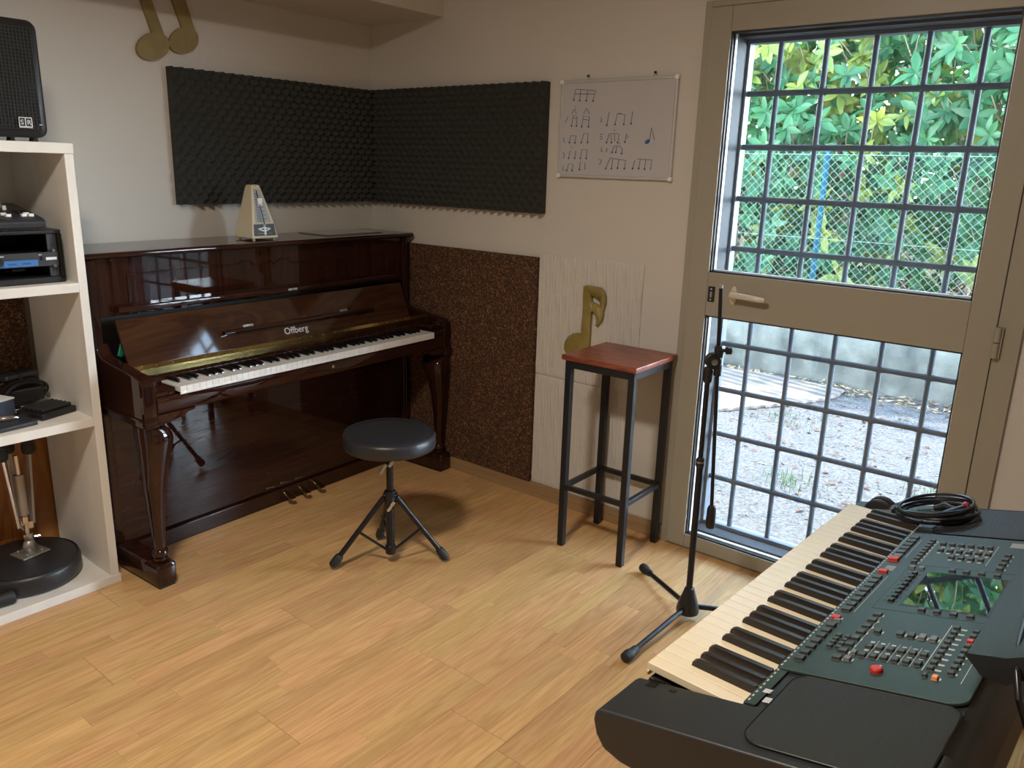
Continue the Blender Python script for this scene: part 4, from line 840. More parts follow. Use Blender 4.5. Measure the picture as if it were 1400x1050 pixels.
# keybed, slip, cheeks, arms
box('keybed', K['pianoh'], (-0.690, -0.285, 0.602), (0.690, -0.537, 0.640), pn, bev=0.002)
sl = B().prism([(-0.537, 0.604), (-0.548, 0.604), (-0.553, 0.612), (-0.553, 0.650), (-0.547, 0.656), (-0.537, 0.656)], lambda a, c, d: (d, a, c), -0.689, 0.689); sl.obj('key_slip', K['pianoh'], pn)
b_ = B().cyl((0.033, -0.554, 0.632), (0.033, -0.556, 0.632), 0.006, n=12); b_.obj('slip_lock', K['brass'], pn)
arm = [(-0.284, 0.585), (-0.284, 0.800), (-0.290, 0.790), (-0.300, 0.768), (-0.318, 0.756), (-0.345, 0.751), (-0.42, 0.742), (-0.50, 0.730), (-0.535, 0.723), (-0.548, 0.714), (-0.553, 0.700), (-0.553, 0.596), (-0.560, 0.590), (-0.560, 0.565), (-0.552, 0.560), (-0.284, 0.560)]
for s_ in (-1, 1):
    a0, a1 = s_*0.7345, s_*0.690
    B().prism(arm, lambda a, c, d: (d, a, c), min(a0, a1), max(a0, a1)).obj('arm', K['piano'], pn, mesh_bev=0.004)
    B().bb((s_*0.6895, -0.400, 0.6565), (s_*0.617, -0.541, 0.681), 0.003).bb((s_*0.6895, -0.400, 0.681), (s_*0.655, -0.50, 0.700), 0.004).obj('key_block', K['pianoh'], pn)
    box('arm_moulding', K['pianoh'], (s_*0.7348, -0.285, 0.583), (s_*0.7395, -0.560, 0.592), pn, bev=0.002)
    # bracket under the slip
    B().prism([(0.690, 0.602), (0.555, 0.602), (0.560, 0.594), (0.585, 0.590), (0.600, 0.578), (0.690, 0.565)], lambda a, c, d: (s_*a, d, c), -0.552, -0.520).obj('corner_bracket', K['pianoh'], pn, mesh_bev=0.002)
    # cabriole leg
    def sec(cx_, cy_, z, hx, hy, n=20, e=0.62):
        out_ = []
        for i in range(n):
            a = 2*PI*i/n; c, d = math.cos(a), math.sin(a)
            out_.append((cx_+hx*math.copysign(abs(c)**e, c), cy_+hy*math.copysign(abs(d)**e, d), z))
        return out_
    lc = s_*0.7015
    P_ = [(0.5595, 0.0335, -0.500, 0.053), (0.545, 0.046, -0.502, 0.057), (0.520, 0.050, -0.506, 0.058), (0.490, 0.047, -0.510, 0.053), (0.440, 0.040, -0.513, 0.044), (0.37, 0.033, -0.514, 0.035), (0.29, 0.026, -0.513, 0.028), (0.21, 0.0205, -0.512, 0.022), (0.155, 0.018, -0.512, 0.0185), (0.140, 0.0185, -0.512, 0.019)]
    lgx = []
    for z, hx, cy_, hy in P_:
        lgx.append(sec(s_*(0.7345-max(hx, 0.030)) if hx < 0.047 else s_*(0.735-hx+0.0), cy_, z, hx, hy))
    B().loft(lgx).obj('leg', K['piano'], pn, ang=60)
    lx_ = s_*0.7045
    B().lathe([(0.018, 0.0), (0.0235, 0.004), (0.0235, 0.012), (0.019, 0.016), (0.026, 0.022), (0.028, 0.032), (0.024, 0.042), (0.018, 0.046), (0.018, 0.055)], (lx_-s_*0.001, -0.512, 0.0868), 24).obj('leg_ring', K['piano'], pn)
    xa, xb = (s_*0.740, s_*0.672); x0_, x1_ = min(xa, xb), max(xa, xb)
    B().loft([[(x, y_, z) for x, y_ in rrect(x0_+i_, x1_-i_, -0.553+i_, -0.286, 0.010, 4)] for z, i_ in ((0.012, 0.002), (0.016, 0.0), (0.080, 0.0), (0.0865, 0.004))]).obj('toe_block', K['piano'], pn, ang=50)
    box('toe_pad', K['pblack'], (x0_+0.006, -0.545, 0.0), (x1_-0.006, -0.30, 0.0125), pn)
# bottom panel and plinth
box('bottom_panel', K['pianoh'], (-UX, -0.238, 0.064), (UX, -0.256, 0.601), pn, bev=0.001)
box('plinth', K['piano'], (-UX, -0.238, 0.0), (UX, -0.272, 0.062), pn, bev=0.003)
for i, x in enumerate((-0.020, 0.060, 0.138)):
    pd_ = B(); pts = [(x, -0.262, 0.052), (x, -0.285, 0.056), (x+0.001, -0.305, 0.050), (x+0.002, -0.327, 0.040), (x+0.002, -0.346, 0.034)]
    ws = [0.008, 0.009, 0.011, 0.018, 0.012]
    pd_.loft([[(p[0]+ws[k]*c, p[1], p[2]+0.0045*d) for c, d in [(math.cos(t*PI/5), math.sin(t*PI/5)) for t in range(10)]] for k, p in enumerate(pts)])
    pd_.obj('pedal', K['brass'], pn)
# 88 keys
WWK = 1.225/52; kx0 = -0.6125
whites = []; ki = 0
bm_w = None
def piece(name, m_, a, c, bev): return box(name, m_, a, c, pn, bev=bev)
wk = B().bb((0.0006, -0.561, 0.664), (WWK-0.0006, -0.410, 0.6835), 0.0012).bb((0.0006, -0.561, 0.657), (WWK-0.0006, -0.557, 0.666)).obj('white_key', K['ivory'], pn); wk.location = (kx0, 0, 0)
for i in range(1, 52): o = wk.copy(); COL.objects.link(o); o.location = (kx0+i*WWK, 0, 0)
bk = B().loft([[(x, y_, z) for x in (0,) for x, z in ((-h_, 0.684), (-t_, zt), (t_, zt), (h_, 0.684))] for y_, h_, t_, zt in ((-0.5145, 0.0055, 0.0040, 0.686), (-0.511, 0.0055, 0.0042, 0.6935), (-0.506, 0.0055, 0.0042, 0.6955), (-0.412, 0.0055, 0.0042, 0.6965))]).obj('black_key', K['ebony'], pn, ang=50)
first = True
for i in range(51):
    note_ = (i + 5) % 7          # 0=C ... with i=0 being A
    if note_ in (0, 1, 3, 4, 5):
        x = kx0 + (i+1)*WWK + {0: -0.0018, 1: 0.0018, 3: -0.0022, 4: 0.0, 5: 0.0022}[note_]
        if first: bk.location = (x, 0, 0); first = False
        else: o = bk.copy(); COL.objects.link(o); o.location = (x, 0, 0)

# metronome, folder, green tab on the piano
mtn = thing('metronome', 'ivory pyramid metronome standing on the piano lid', 'metronome', (-0.784, -0.200, 1.0950), 0.02, world=False)
def pyr(z0, z1, k0, k1, inset=0): return None
def sq(h, z, dy=0.0, hy=None): hy = hy or h; return [(-h, -hy+dy, z), (h, -hy+dy, z), (h, hy+dy, z), (-h, hy+dy, z)]
B().loft([sq(0.0585, 0.006), sq(0.0585, 0.012), sq(0.050, 0.064), sq(0.0205, 0.198, 0.010, 0.022), sq(0.0165, 0.208, 0.010, 0.018)]).obj('case', K['metro'], mtn, mesh_bev=0.003)
for sx_ in (-1, 1):
    for sy_ in (-1, 1): B().cyl((sx_*0.046, sy_*0.046, 0.0), (sx_*0.046, sy_*0.046, 0.007), 0.006, n=10).obj('foot', K['metro'], mtn)
def face(t):   # front face y at height
    z = 0.064 + t*(0.198-0.064); return z, (-0.050 + t*(0.050-0.012)), 0.050 + t*(0.0205-0.050)
fr_ = B(); vs = []
for t in (0.02, 0.97):
    z, y_, hw = face(t); k_ = 0.70; vs += [(-hw*k_, y_-0.0012, z), (hw*k_, y_-0.0012, z)]
fr_.add([vs[0], vs[1], vs[3], vs[2]] + [(v[0], v[1]+0.004, v[2]) for v in (vs[0], vs[1], vs[3], vs[2])], [(0, 1, 2, 3), (4, 5, 6, 7), (0, 4, 5, 1), (1, 5, 6, 2), (2, 6, 7, 3), (3, 7, 4, 0)]).obj('scale_plate', mat('silver_scale_plate', (0.42, 0.45, 0.50), 0.3, metal=0.3, coat=0.5), mtn)
b = B()
for i in range(15):
    z, y_, hw = face(0.06+0.055*i)
    b.bb((-hw*0.55, y_-0.0020, z), (-hw*0.12, y_-0.0010, z+0.0022))
    if i % 2: b.bb((hw*0.15, y_-0.0020, z), (hw*0.40, y_-0.0010, z+0.0015))
tag(b.obj('scale_marks', K['black'], mtn), kind='stuff')
z0_, y0_, _ = face(-0.10); z1_, y1_, _ = face(0.93)
pdl = B().cyl((0.000, y0_-0.008, z0_), (-0.004, y1_-0.004, z1_), 0.0014, n=8).obj('pendulum', K['black'], mtn)
z2_, y2_, _ = face(0.60)
B().prism([(-0.008, z2_-0.014), (0.008, z2_-0.014), (0.0115, z2_+0.014), (-0.0115, z2_+0.014)], lambda a, c, d: (a, d, c), y2_-0.0085, y2_-0.0045).obj('pendulum_weight', K['white'], pdl)
for i_, (zc, hw, m_) in enumerate(((0.0385, 0.043, 'black'),)):
    nb = B().add([(-0.0505, -0.0580, 0.0165), (0.0505, -0.0580, 0.0165), (0.0455, -0.0518, 0.0610), (-0.0455, -0.0518, 0.0610), (-0.0505, -0.0560, 0.0165), (0.0505, -0.0560, 0.0165), (0.0455, -0.0490, 0.0610), (-0.0455, -0.0490, 0.0610)], [(0, 1, 2, 3), (4, 5, 6, 7), (0, 4, 5, 1), (1, 5, 6, 2), (2, 6, 7, 3), (3, 7, 4, 0)])
    npl = nb.obj('name_plate', K['black'], mtn)
def npz(a, c): k_ = (c-0.0165)/0.0445; return (a, -0.0585 + 0.0062*k_, c)
em = [(-0.030, 0.044), (-0.015, 0.047), (0.0, 0.049), (0.015, 0.047), (0.030, 0.044), (0.020, 0.038), (0.008, 0.034), (0.0, 0.031), (-0.008, 0.034), (-0.020, 0.038)]
B().prism(em, lambda a, c, d: (npz(a, c)[0], npz(a, c)[1]-d, c), 0.0, 0.0006).obj('winged_emblem', K['alu'], npl)
B().prism([(x*0.62, 0.041+(z-0.041)*0.5) for x, z in em], lambda a, c, d: (a, npz(a, c)[1]-d, c), 0.0006, 0.0010).obj('emblem_field', K['black'], npl)
B().tube([npz(a, c) for a, c in ((-0.034, 0.0245), (0.034, 0.0245))], 0.0006, 5).obj('small_lettering', K['alu'], npl)
B().box((0.001, -0.0565, 0.040), (0.0085, 0.004, 0.042), 0.001, Matrix.Rotation(-0.08, 3, 'X')).obj('pendulum_clip', K['white'], mtn)
B().cyl((0.0, -0.001, 0.1975), (0.0, -0.007, 0.1955), 0.011, 0.010, 18).obj('top_button', K['black'], mtn)
fo = thing('plastic_folder', 'pale translucent folder lying on the right end of the piano lid', 'folder', (-0.30, -0.13, ZT), 0.06, world=False)
B().bb((-0.175, -0.105, 0.0003), (0.150, 0.085, 0.0030), 0.001).obj('cover', K['folder'], fo)
B().bb((-0.172, -0.100, 0.0032), (0.145, 0.080, 0.0048), 0.001).obj('sheet', K['folder'], fo)
gt = B().box((0, 0, 0), (0.016, 0.006, 0.048), 0.002, Matrix.Rotation(0.45, 3, 'Y') @ Matrix.Rotation(-0.3, 3, 'X'))
o = gt.obj('green_tab', K['greenp'], None); o.location = Vector((-0.778, -0.030, 0)) + Matrix.Rotation(0.048, 3, 'Z') @ Vector((-0.676, -0.316, 0.775))
tag(o, 'small green plastic tab tucked beside the left end of the fallboard', 'tab')

# ---------------------------------------------------------------- round drum stool
ds = thing('drum_stool', 'round black padded stool on a folding tripod in front of the piano', 'stool', (-0.857, -1.043, 0))
sx_, sy_ = -0.857, -1.043
B().lathe([(0.03, 0.4515), (0.150, 0.4515), (0.158, 0.456), (0.1605, 0.466), (0.1605, 0.490), (0.157, 0.500), (0.148, 0.506), (0.11, 0.508), (0.01, 0.509)], (sx_, sy_, 0), 64).obj('seat', K['leather'], ds, ang=60)
B().tube([(sx_+0.1535*math.cos(t*PI/32), sy_+0.1535*math.sin(t*PI/32), 0.5035) for t in range(64)], 0.0028, 6, closed=True).obj('piping', K['leather'], ds)
B().cyl((sx_, sy_, 0.425), (sx_, sy_, 0.4515), 0.020, 0.045, 20).obj('seat_mount', K['blackm'], ds)
B().cyl((sx_, sy_, 0.285), (sx_, sy_, 0.430), 0.0125, n=16).obj('inner_post', K['blackm'], ds)
B().cyl((sx_, sy_, 0.06), (sx_, sy_, 0.250), 0.0150, n=16).obj('outer_tube', K['blackm'], ds)
kr = Vector((cr.x, cr.y, 0)).normalized(); kf = Vector((-cf.x, -cf.y, 0)).normalized()
for zc, off, rad in ((0.402, 0.012, 0.020), (0.375, -0.020, 0.016), (0.235, 0.006, 0.017)):
    c_ = Vector((sx_, sy_, zc)) + kr*off + kf*0.018
    d_ = kr*0.010 + Vector((0, 0, 0.016))
    B().tube([c_-d_*1.15, c_-d_*0.5, c_, c_+d_*0.5, c_+d_*1.15], [0.006, 0.008, 0.005, 0.008, 0.006], 8).cyl(c_, c_-kf*0.02, 0.004, n=8).obj('wing_screw', K['chrome'] if zc < 0.3 else K['castm'], ds)
B().cyl((sx_, sy_, 0.232), (sx_, sy_, 0.288), 0.0205, n=20, bev=0.003).box((sx_, sy_, 0.272), (0.05, 0.03, 0.010), 0.003, Matrix.Rotation(-0.9, 3, 'Z')).obj('hub_collar', K['blackm'], ds)
B().cyl((sx_, sy_, 0.045), (sx_, sy_, 0.078), 0.0185, n=16, bev=0.002).obj('lower_collar', K['blackm'], ds)
for fx_, fy_ in ((-1.017, -0.926), (-0.715, -1.172), (-0.757, -0.873)):
    d_ = Vector((fx_-sx_, fy_-sy_, 0)); u_ = d_.normalized()
    a = Vector((sx_, sy_, 0.262)) + u_*0.022; e = Vector((fx_, fy_, 0.026))
    lg = B().tube([a, e], 0.0095, 12).obj('leg', K['blackm'], ds)
    q = (e-a).normalized()
    B().tube([e-q*0.035, e-q*0.028, e-q*0.004, e+q*0.010, e+q*0.016], [0.012, 0.0155, 0.0165, 0.0160, 0.010], 14).obj('rubber_foot', K['rubber'], lg)
    m_ = a.lerp(e, 0.52); B().cyl(m_+Vector((0, 0, 0.0)), Vector((sx_, sy_, 0.060))+u_*0.014, 0.0050, n=8).cyl(m_+Vector((-u_.y, u_.x, 0))*0.012, m_-Vector((-u_.y, u_.x, 0))*0.012, 0.0035, n=8).obj('brace', K['blackm'], ds)

# ---------------------------------------------------------------- tall bar stool
bs = thing('bar_stool', 'tall bar stool with red-brown wooden seat and black square-tube legs', 'bar stool', (-0.1762, -1.5335, 0), 0.0217, world=False)
hs2 = 0.1535
o = box('seat', K['redwood'], (-hs2, -hs2, 0.7335), (hs2, hs2, 0.753), bs, bev=0.0035)
fh = 0.1425; tb = 0.0245
for sx__ in (-1, 1):
    for sy__ in (-1, 1): box('leg', K['blackm'], (sx__*fh, sy__*fh, 0.0), (sx__*(fh-tb), sy__*(fh-tb), 0.7325), bs, bev=0.002)
for s_ in (-1, 1):
    box('top_rail', K['blackm'], (-fh+tb, s_*fh, 0.705), (fh-tb, s_*(fh-tb), 0.7325), bs, bev=0.0015); box('top_rail', K['blackm'], (s_*fh, -fh+tb, 0.705), (s_*(fh-tb), fh-tb, 0.7325), bs, bev=0.0015)
    box('foot_rail', K['blackm'], (-fh+tb, s_*(fh-0.003), 0.232), (fh-tb, s_*(fh-0.021), 0.250), bs, bev=0.0015); box('foot_rail', K['blackm'], (s_*(fh-0.003), -fh+tb, 0.232), (s_*(fh-0.021), fh-tb, 0.250), bs, bev=0.0015)
for z in (0.722, 0.241): B().cyl((-fh+0.011, -fh-0.0001, z), (-fh+0.011, -fh-0.0025, z), 0.0035, n=10).obj('bolt', K['chrome'], bs)

# ---------------------------------------------------------------- microphone stand
ms = thing('microphone_stand', 'black microphone boom stand in front of the glazed door', 'microphone stand', (-0.465, -2.021, 0))
P0 = Vector((-0.465, -2.021, 0.0)); P1 = Vector((-0.470, -2.015, 0.846))
def pl_(z): return P0.lerp(P1, z/0.846)
B().tube([pl_(0.085), pl_(0.545)], 0.0105, 14).obj('lower_tube', K['blackm'], ms)
B().tube([pl_(0.535), pl_(0.80)], 0.0078, 14).obj('upper_tube', K['blackm'], ms)
B().tube([pl_(0.525), pl_(0.53), pl_(0.548), pl_(0.556)], [0.0115, 0.0135, 0.0135, 0.010], 16).obj('clutch', K['black'], ms)
B().tube([pl_(0.5415), pl_(0.5455)], 0.0139, 16).obj('clutch_ring', K['castm'], ms)
B().lathe([(0.030, 0.024), (0.036, 0.028), (0.0365, 0.040), (0.030, 0.066), (0.019, 0.098), (0.0155, 0.112), (0.012, 0.114)], (P0.x, P0.y, 0), 24).obj('base_hub', K['black'], ms)
for ex, ey in ((-0.804, -1.998), (-0.291, -1.759), (-0.262, -2.283)):
    d_ = Vector((ex, ey, 0)) - P0; u_ = d_.normalized(); a = P0 + u_*0.018 + Vector((0, 0, 0.047)); e = Vector((ex, ey, 0.020)) - u_*0.012
    lg = B().tube([a, e], 0.0085, 12).obj('leg', K['blackm'], ms); q = (e-a).normalized()
    B().tube([e-q*0.040, e-q*0.036, e-q*0.012, e-q*0.008, e+q*0.006, e+q*0.018, e+q*0.022], [0.0105, 0.0125, 0.0135, 0.0165, 0.0175, 0.0165, 0.010], 16).obj('rubber_foot', K['rubber'], lg)
c0 = pl_(0.84)
B().tube([pl_(0.795), pl_(0.80), pl_(0.83), pl_(0.842)], [0.010, 0.013, 0.014, 0.011], 16).obj('top_socket', K['black'], ms)
CC = Vector((-0.463, -2.024, 0.862)); dk = Vector((cf.x, cf.y, 0)).normalized()
B().cyl(CC-dk*0.013, CC+dk*0.013, 0.024, n=24, bev=0.003).tube([CC+Vector((0, 0, -0.005)), CC+kr*0.014+Vector((0, 0, 0.004)), CC+kr*0.018+Vector((0, 0, 0.035))], 0.0125, 12).obj('swivel_clamp', K['black'], ms)
B().cyl(CC-dk*0.013, CC-dk*0.022, 0.0095, n=16).obj('swivel_bolt', K['chrome'], ms)
BT = Vector((-0.461, -2.026, 1.078)); BB_ = Vector((-0.437, -2.056, 0.375))
B().tube([BT, BB_], 0.0058, 12).obj('boom_arm', K['blackm'], ms)
B().tube([BT-Vector((0, 0, 0.004)), BT+Vector((0, 0, 0.010))], 0.0050, 12).obj('thread_tip', K['castm'], ms)
B().tube([BB_+Vector((0.0005, 0, 0.024)), BB_+Vector((0, 0, 0.014)), BB_+Vector((0, 0, -0.036)), BB_+Vector((0, 0, -0.050))], [0.0095, 0.0140, 0.0150, 0.0125], 16).obj('counterweight', K['black'], ms)
kb_ = BT.lerp(BB_, 0.262)
B().tube([kb_+Vector((0, 0, 0.014)), kb_, kb_+Vector((0, 0, -0.016))], [0.010, 0.0125, 0.010], 14).tube([BT.lerp(BB_, 0.345)+Vector((0, 0, 0.014)), BT.lerp(BB_, 0.345)-Vector((0, 0, 0.018))], 0.0120, 14).obj('boom_sleeve', K['black'], ms)
B().cyl(kb_+kr*0.008, kb_+kr*0.022, 0.006, n=10).cyl(kb_+kr*0.022, kb_+kr*0.040, 0.0125, n=8, bev=0.003).obj('boom_knob', K['black'], ms)

# ---------------------------------------------------------------- electronic keyboard (local: x = u along the keys, y = -v to the back, z world)
kb = thing('electronic_keyboard', 'dark grey-green electronic keyboard with cream keys in the right foreground', 'keyboard', (-1.675, -2.515, 0), -0.0481, world=False)
def kz(v): return 0.655 + 0.245*v
def kp(u, v, off=0.0): return (u, -v, kz(v)+off)
def kbox(name, m_, u0, u1, v0, v1, h0, h1, par=None, bev=0.0, **kw):
    vs = [kp(u, v, h) for h in (h0, h1) for u, v in ((u0, v0), (u1, v0), (u1, v1), (u0, v1))]
    return B().add(vs, [(0, 1, 2, 3), (4, 5, 6, 7), (0, 1, 5, 4), (1, 2, 6, 5), (2, 3, 7, 6), (3, 0, 4, 7)]).obj(name, m_, par or kb, mesh_bev=bev, **kw)
KW = 0.846/36
# end blocks, middle body
prof = [(0.405, kz(0.405)), (0.418, kz(0.41)-0.010), (0.440, 0.700), (0.445, 0.640), (0.430, 0.600), (0.030, 0.585), (0.000, 0.592), (-0.014, 0.610), (-0.020, 0.632), (-0.018, 0.645), (-0.008, kz(0.0)-0.001)]
prism_k = lambda pr, u0, u1: B().prism(pr, lambda a, c, d: (d, -a, c), u0, u1)
prism_k(prof, -0.108, -0.0015).obj('end_block', K['panel_dark'], kb, mesh_bev=0.005)
prism_k(prof, 0.8475, 0.953).obj('end_block', K['panel_dark'], kb, mesh_bev=0.005)
mid = [(0.398, kz(0.398)-0.003), (0.418, kz(0.41)-0.020), (0.440, 0.700), (0.445, 0.640), (0.430, 0.600), (0.030, 0.585), (0.008, 0.592), (0.004, 0.655), (0.006, 0.660), (0.1535, 0.660), (0.1535, kz(0.154)-0.002)]
prism_k(mid, -0.0015, 0.8475).obj('body', K['panel_dark'], kb, mesh_bev=0.001)
kbox('socket_recess', K['pblack'], -0.006, -0.0012, 0.012, 0.035, 0.0005, 0.0018)
kbox('front_slot', K['pblack'], -0.060 if False else -0.022, -0.008, 0.012, 0.027, 0.0003, 0.0018)
kbox('front_slot', K['pblack'], -0.021, -0.015, 0.050, 0.060, 0.0003, 0.0018)
# control panel
def rpoly(u0, u1, v0, v1, rs, n=6):
    out_ = []
    for (cx_, cy_, a0, r) in ((u1, v1, 0, rs[0]), (u0, v1, PI/2, rs[1]), (u0, v0, PI, rs[2]), (u1, v0, 1.5*PI, rs[3])):
        sx__ = -1 if cx_ == u1 else 1; sy__ = -1 if cy_ == v1 else 1
        for i in range(n+1):
            a = a0+PI/2*i/n; out_.append((cx_+sx__*r+r*math.cos(a), cy_+sy__*r+r*math.sin(a)))
    return out_
B().prism(rpoly(0.105, 0.748, 0.1545, 0.398, (0.022, 0.022, 0.006, 0.006)), lambda a, c, d: kp(a, c, d), -0.001, 0.0042).obj('control_panel', K['panel_green'], kb, mesh_bev=0.0012)
B().prism(rpoly(-0.0015, 0.105, 0.1545, 0.172, (0.002, 0.002, 0.002, 0.002)), lambda a, c, d: kp(a, c, d), -0.001, 0.0015).obj('front_strip', K['panel_green'], kb)
# speaker grilles
M = mat('speaker_mesh', (0.022, 0.023, 0.022), 0.5); n = M.node_tree.nodes; l = M.node_tree.links
t_ = n.new('ShaderNodeTexCoord'); v_ = n.new('ShaderNodeTexVoronoi'); v_.inputs['Scale'].default_value = 420; v_.inputs['Randomness'].default_value = 0.0
l.new(t_.outputs['Object'], v_.inputs['Vector']); bp = n.new('ShaderNodeBump'); bp.inputs['Strength'].default_value = 0.8; bp.inputs['Distance'].default_value = 0.001
l.new(v_.outputs['Distance'], bp.inputs['Height']); l.new(bp.outputs[0], n['Principled BSDF'].inputs['Normal'])
for u0, u1 in ((-0.090, 0.098), (0.756, 0.934)):
    pol = rpoly(u0, u1, 0.188, 0.398, (0.018, 0.030, 0.030, 0.022) if u0 < 0 else (0.030, 0.018, 0.022, 0.030))
    B().prism(pol, lambda a, c, d: kp(a, c, d), -0.001, 0.0035).obj('speaker_grille', M, kb, mesh_bev=0.0012)
    P_ = [kp(a, c, 0.0030) for a, c in pol]; B().tube(P_, 0.0013, 6, closed=True).obj('grille_rim', K['pblack'], kb)
# keys
def wkey(i):
    return B().bb((i*KW+0.0003, 0.0, 0.6625), ((i+1)*KW-0.0003, -0.153, 0.6825), 0.0010)
k0_ = B().bb((0.0005, 0.0, 0.670), (KW-0.0005, -0.1530, 0.6825), 0.0010).bb((0.0005, 0.0, 0.6625), (KW-0.0005, -0.004, 0.6705)).obj('white_key', K['cream_key'], kb)
for i in range(1, 36): o = k0_.copy(); COL.objects.link(o); o.location = (i*KW, 0, 0)
bkk = B().loft([[(x, -v, z) for x, z in ((-h_, 0.683), (-t2, zt), (t2, zt), (h_, 0.683))] for v, h_, t2, zt in ((0.052, 0.0056, 0.0046, 0.6845), (0.053, 0.0056, 0.0046, 0.6895), (0.060, 0.0056, 0.0044, 0.6935), (0.153, 0.0056, 0.0044, 0.6955))])
bk1 = bkk.obj('black_key', K['kb_black'], kb, ang=50); first = True
for i in range(35):
    nn_ = (i) % 7        # i=0 is the top C seen from the near end; boundary i|i+1
    if nn_ in (1, 2, 3, 5, 6):
        x = (i+1)*KW + {1: -0.0022, 2: 0.0, 3: 0.0022, 5: -0.0018, 6: 0.0018}[nn_]
        if first: bk1.location = (x, 0, 0); first = False
        else: o = bk1.copy(); COL.objects.link(o); o.location = (x, 0, 0)
# silkscreen ticks above the keys
b = B()
for i in range(36):
    for du in (0.0, 0.012):
        u = 0.006+i*KW+du; q = kp(u, 0.1585, 0.0044); b.add([kp(u, 0.1573, 0.0045 if u > 0.105 else 0.0018), kp(u+0.0055, 0.1573, 0.0045 if u > 0.105 else 0.0018), kp(u+0.0055, 0.1598, 0.0045 if u > 0.105 else 0.0018), kp(u, 0.1598, 0.0045 if u > 0.105 else 0.0018)], [(0, 1, 2, 3)])
tag(b.obj('key_legends', K['legend'], kb, smooth=False), kind='stuff')
# buttons
LG = B()
def leg_(u0, u1, v0, v1): LG.add([kp(u0, v0, 0.0045), kp(u1, v0, 0.0045), kp(u1, v1, 0.0045), kp(u0, v1, 0.0045)], [(0, 1, 2, 3)])
def btn(u, v, wu, wv, m_='btn', h=0.0050, nm='button', lab=True, side=1, **kw):
    kbox(nm, K[m_], u-wu/2, u+wu/2, v-wv/2, v+wv/2, 0.0040, 0.0042+h, bev=0.0008, **kw)
    if lab: leg_(u-wu*0.35, u+wu*0.35, v+wv/2+0.002*side, v+wv/2+0.0042*side)
for i in range(7): btn(0.143+0.0205*i, 0.173, 0.0135, 0.013, 'btn' if i < 6 else 'btn', lab=False)
btn(0.297, 0.1695, 0.012, 0.013, 'red', nm='red_button', label='small red button')
btn(0.286, 0.1755, 0.006, 0.011, 'btnl', lab=False)
for i in range(8): btn(0.335+0.0215*i, 0.173, 0.0145, 0.014, lab=False)
btn(0.517, 0.173, 0.012, 0.015, 'red', nm='red_button', label='red button', lab=False)
for i in range(7): leg_(0.528+0.0035*i, 0.530+0.0035*i, 0.170, 0.186)
btn(0.583, 0.1715, 0.017, 0.017, 'red', h=0.006, nm='red_button', label='larger red button', lab=False)
btn(0.602, 0.1735, 0.013, 0.013, 'btnl', lab=False)
for i in range(5): btn(0.624+0.0215*i, 0.172, 0.0145, 0.015, lab=False)
for i in range(4):
    for j in range(2): btn(0.197+0.0125*i, 0.196+0.013*j, 0.0075, 0.008, lab=False)
for i in range(8): btn(0.166+0.0235*i, 0.218+0.0006*i, 0.0115, 0.012); 
btn(0.168, 0.232, 0.011, 0.009, 'btnl'); btn(0.190, 0.234, 0.010, 0.006, 'btnl', lab=False)
for j in range(6): btn(0.189+0.0008*j, 0.246+0.0145*j, 0.012, 0.009, lab=False)
for j in range(6): btn(0.218+0.0008*j, 0.246+0.0145*j, 0.012, 0.009, lab=False)
for v in (0.2525, 0.267, 0.2815, 0.296, 0.3105): leg_(0.180, 0.243, v, v+0.0007)
leg_(0.177, 0.335, 0.327, 0.3282)
for j in range(6): leg_(0.204, 0.209, 0.243+0.0145*j, 0.249+0.0145*j); leg_(0.233, 0.238, 0.243+0.0145*j, 0.249+0.0145*j)
btn(0.272, 0.241, 0.012, 0.009)
for v, m_ in ((0.272, 'btn'), (0.287, 'btn'), (0.302, 'btnl'), (0.317, 'btnl')): btn(0.276, v, 0.014, 0.009, m_)
for i in range(9):
    btn(0.185+0.0175*i, 0.336, 0.008, 0.008); leg_(0.182+0.0175*i, 0.187+0.0175*i, 0.344, 0.350)
    btn(0.182+0.0175*i, 0.362, 0.008, 0.008, 'red' if i == 6 else 'btn', nm='red_button' if i == 6 else 'button')
leg_(0.160, 0.340, 0.3785, 0.3795)
btn(0.161, 0.348, 0.009, 0.007, 'orange', nm='orange_button', label='small orange button'); btn(0.163, 0.335, 0.008, 0.006, lab=False)
B().lathe([(0.0085, 0.0035), (0.0085, 0.0085), (0.0070, 0.0105), (0.002, 0.0112)], kp(0.150, 0.279, 0), 20, (0, 0.238, 0.971)).obj('red_dial_button', K['red'], kb, label='round red button')
leg_(0.163, 0.170, 0.276, 0.279)
# screen block
for a in ((0.358, 0.3585, 0.205, 0.385), (0.571, 0.5716, 0.205, 0.372)): kbox('panel_line', K['pblack'], a[0], a[1]+0.0003, a[2], a[3], 0.0040, 0.0045)
kbox('panel_line', K['pblack'], 0.358, 0.571, 0.2048, 0.2056, 0.0040, 0.0045)
kbox('screen_bezel', K['pblack'], 0.383, 0.545, 0.2385, 0.366, 0.0040, 0.0046)
kbox('display_screen', K['screen'], 0.387, 0.541, 0.242, 0.362, 0.0046, 0.0050, label='glossy dark display reflecting the greenery')
for v in (0.275, 0.297, 0.320, 0.343):
    btn(0.373, v, 0.010, 0.0095, lab=False); btn(0.555, v, 0.010, 0.0095, lab=False)
for v in (0.212, 0.227): btn(0.552, v, 0.010, 0.009, 'btnl', lab=False)
for i in range(8):
    u = 0.395+0.0185*i; sl_ = kbox('slider_slot', K['pblack'], u-0.0022, u+0.0022, 0.211, 0.234, 0.0040, 0.0045)
    kbox('slider_cap', K['black'], u-0.0055, u+0.0055, 0.219, 0.227, 0.0045, 0.0095, sl_, bev=0.001)
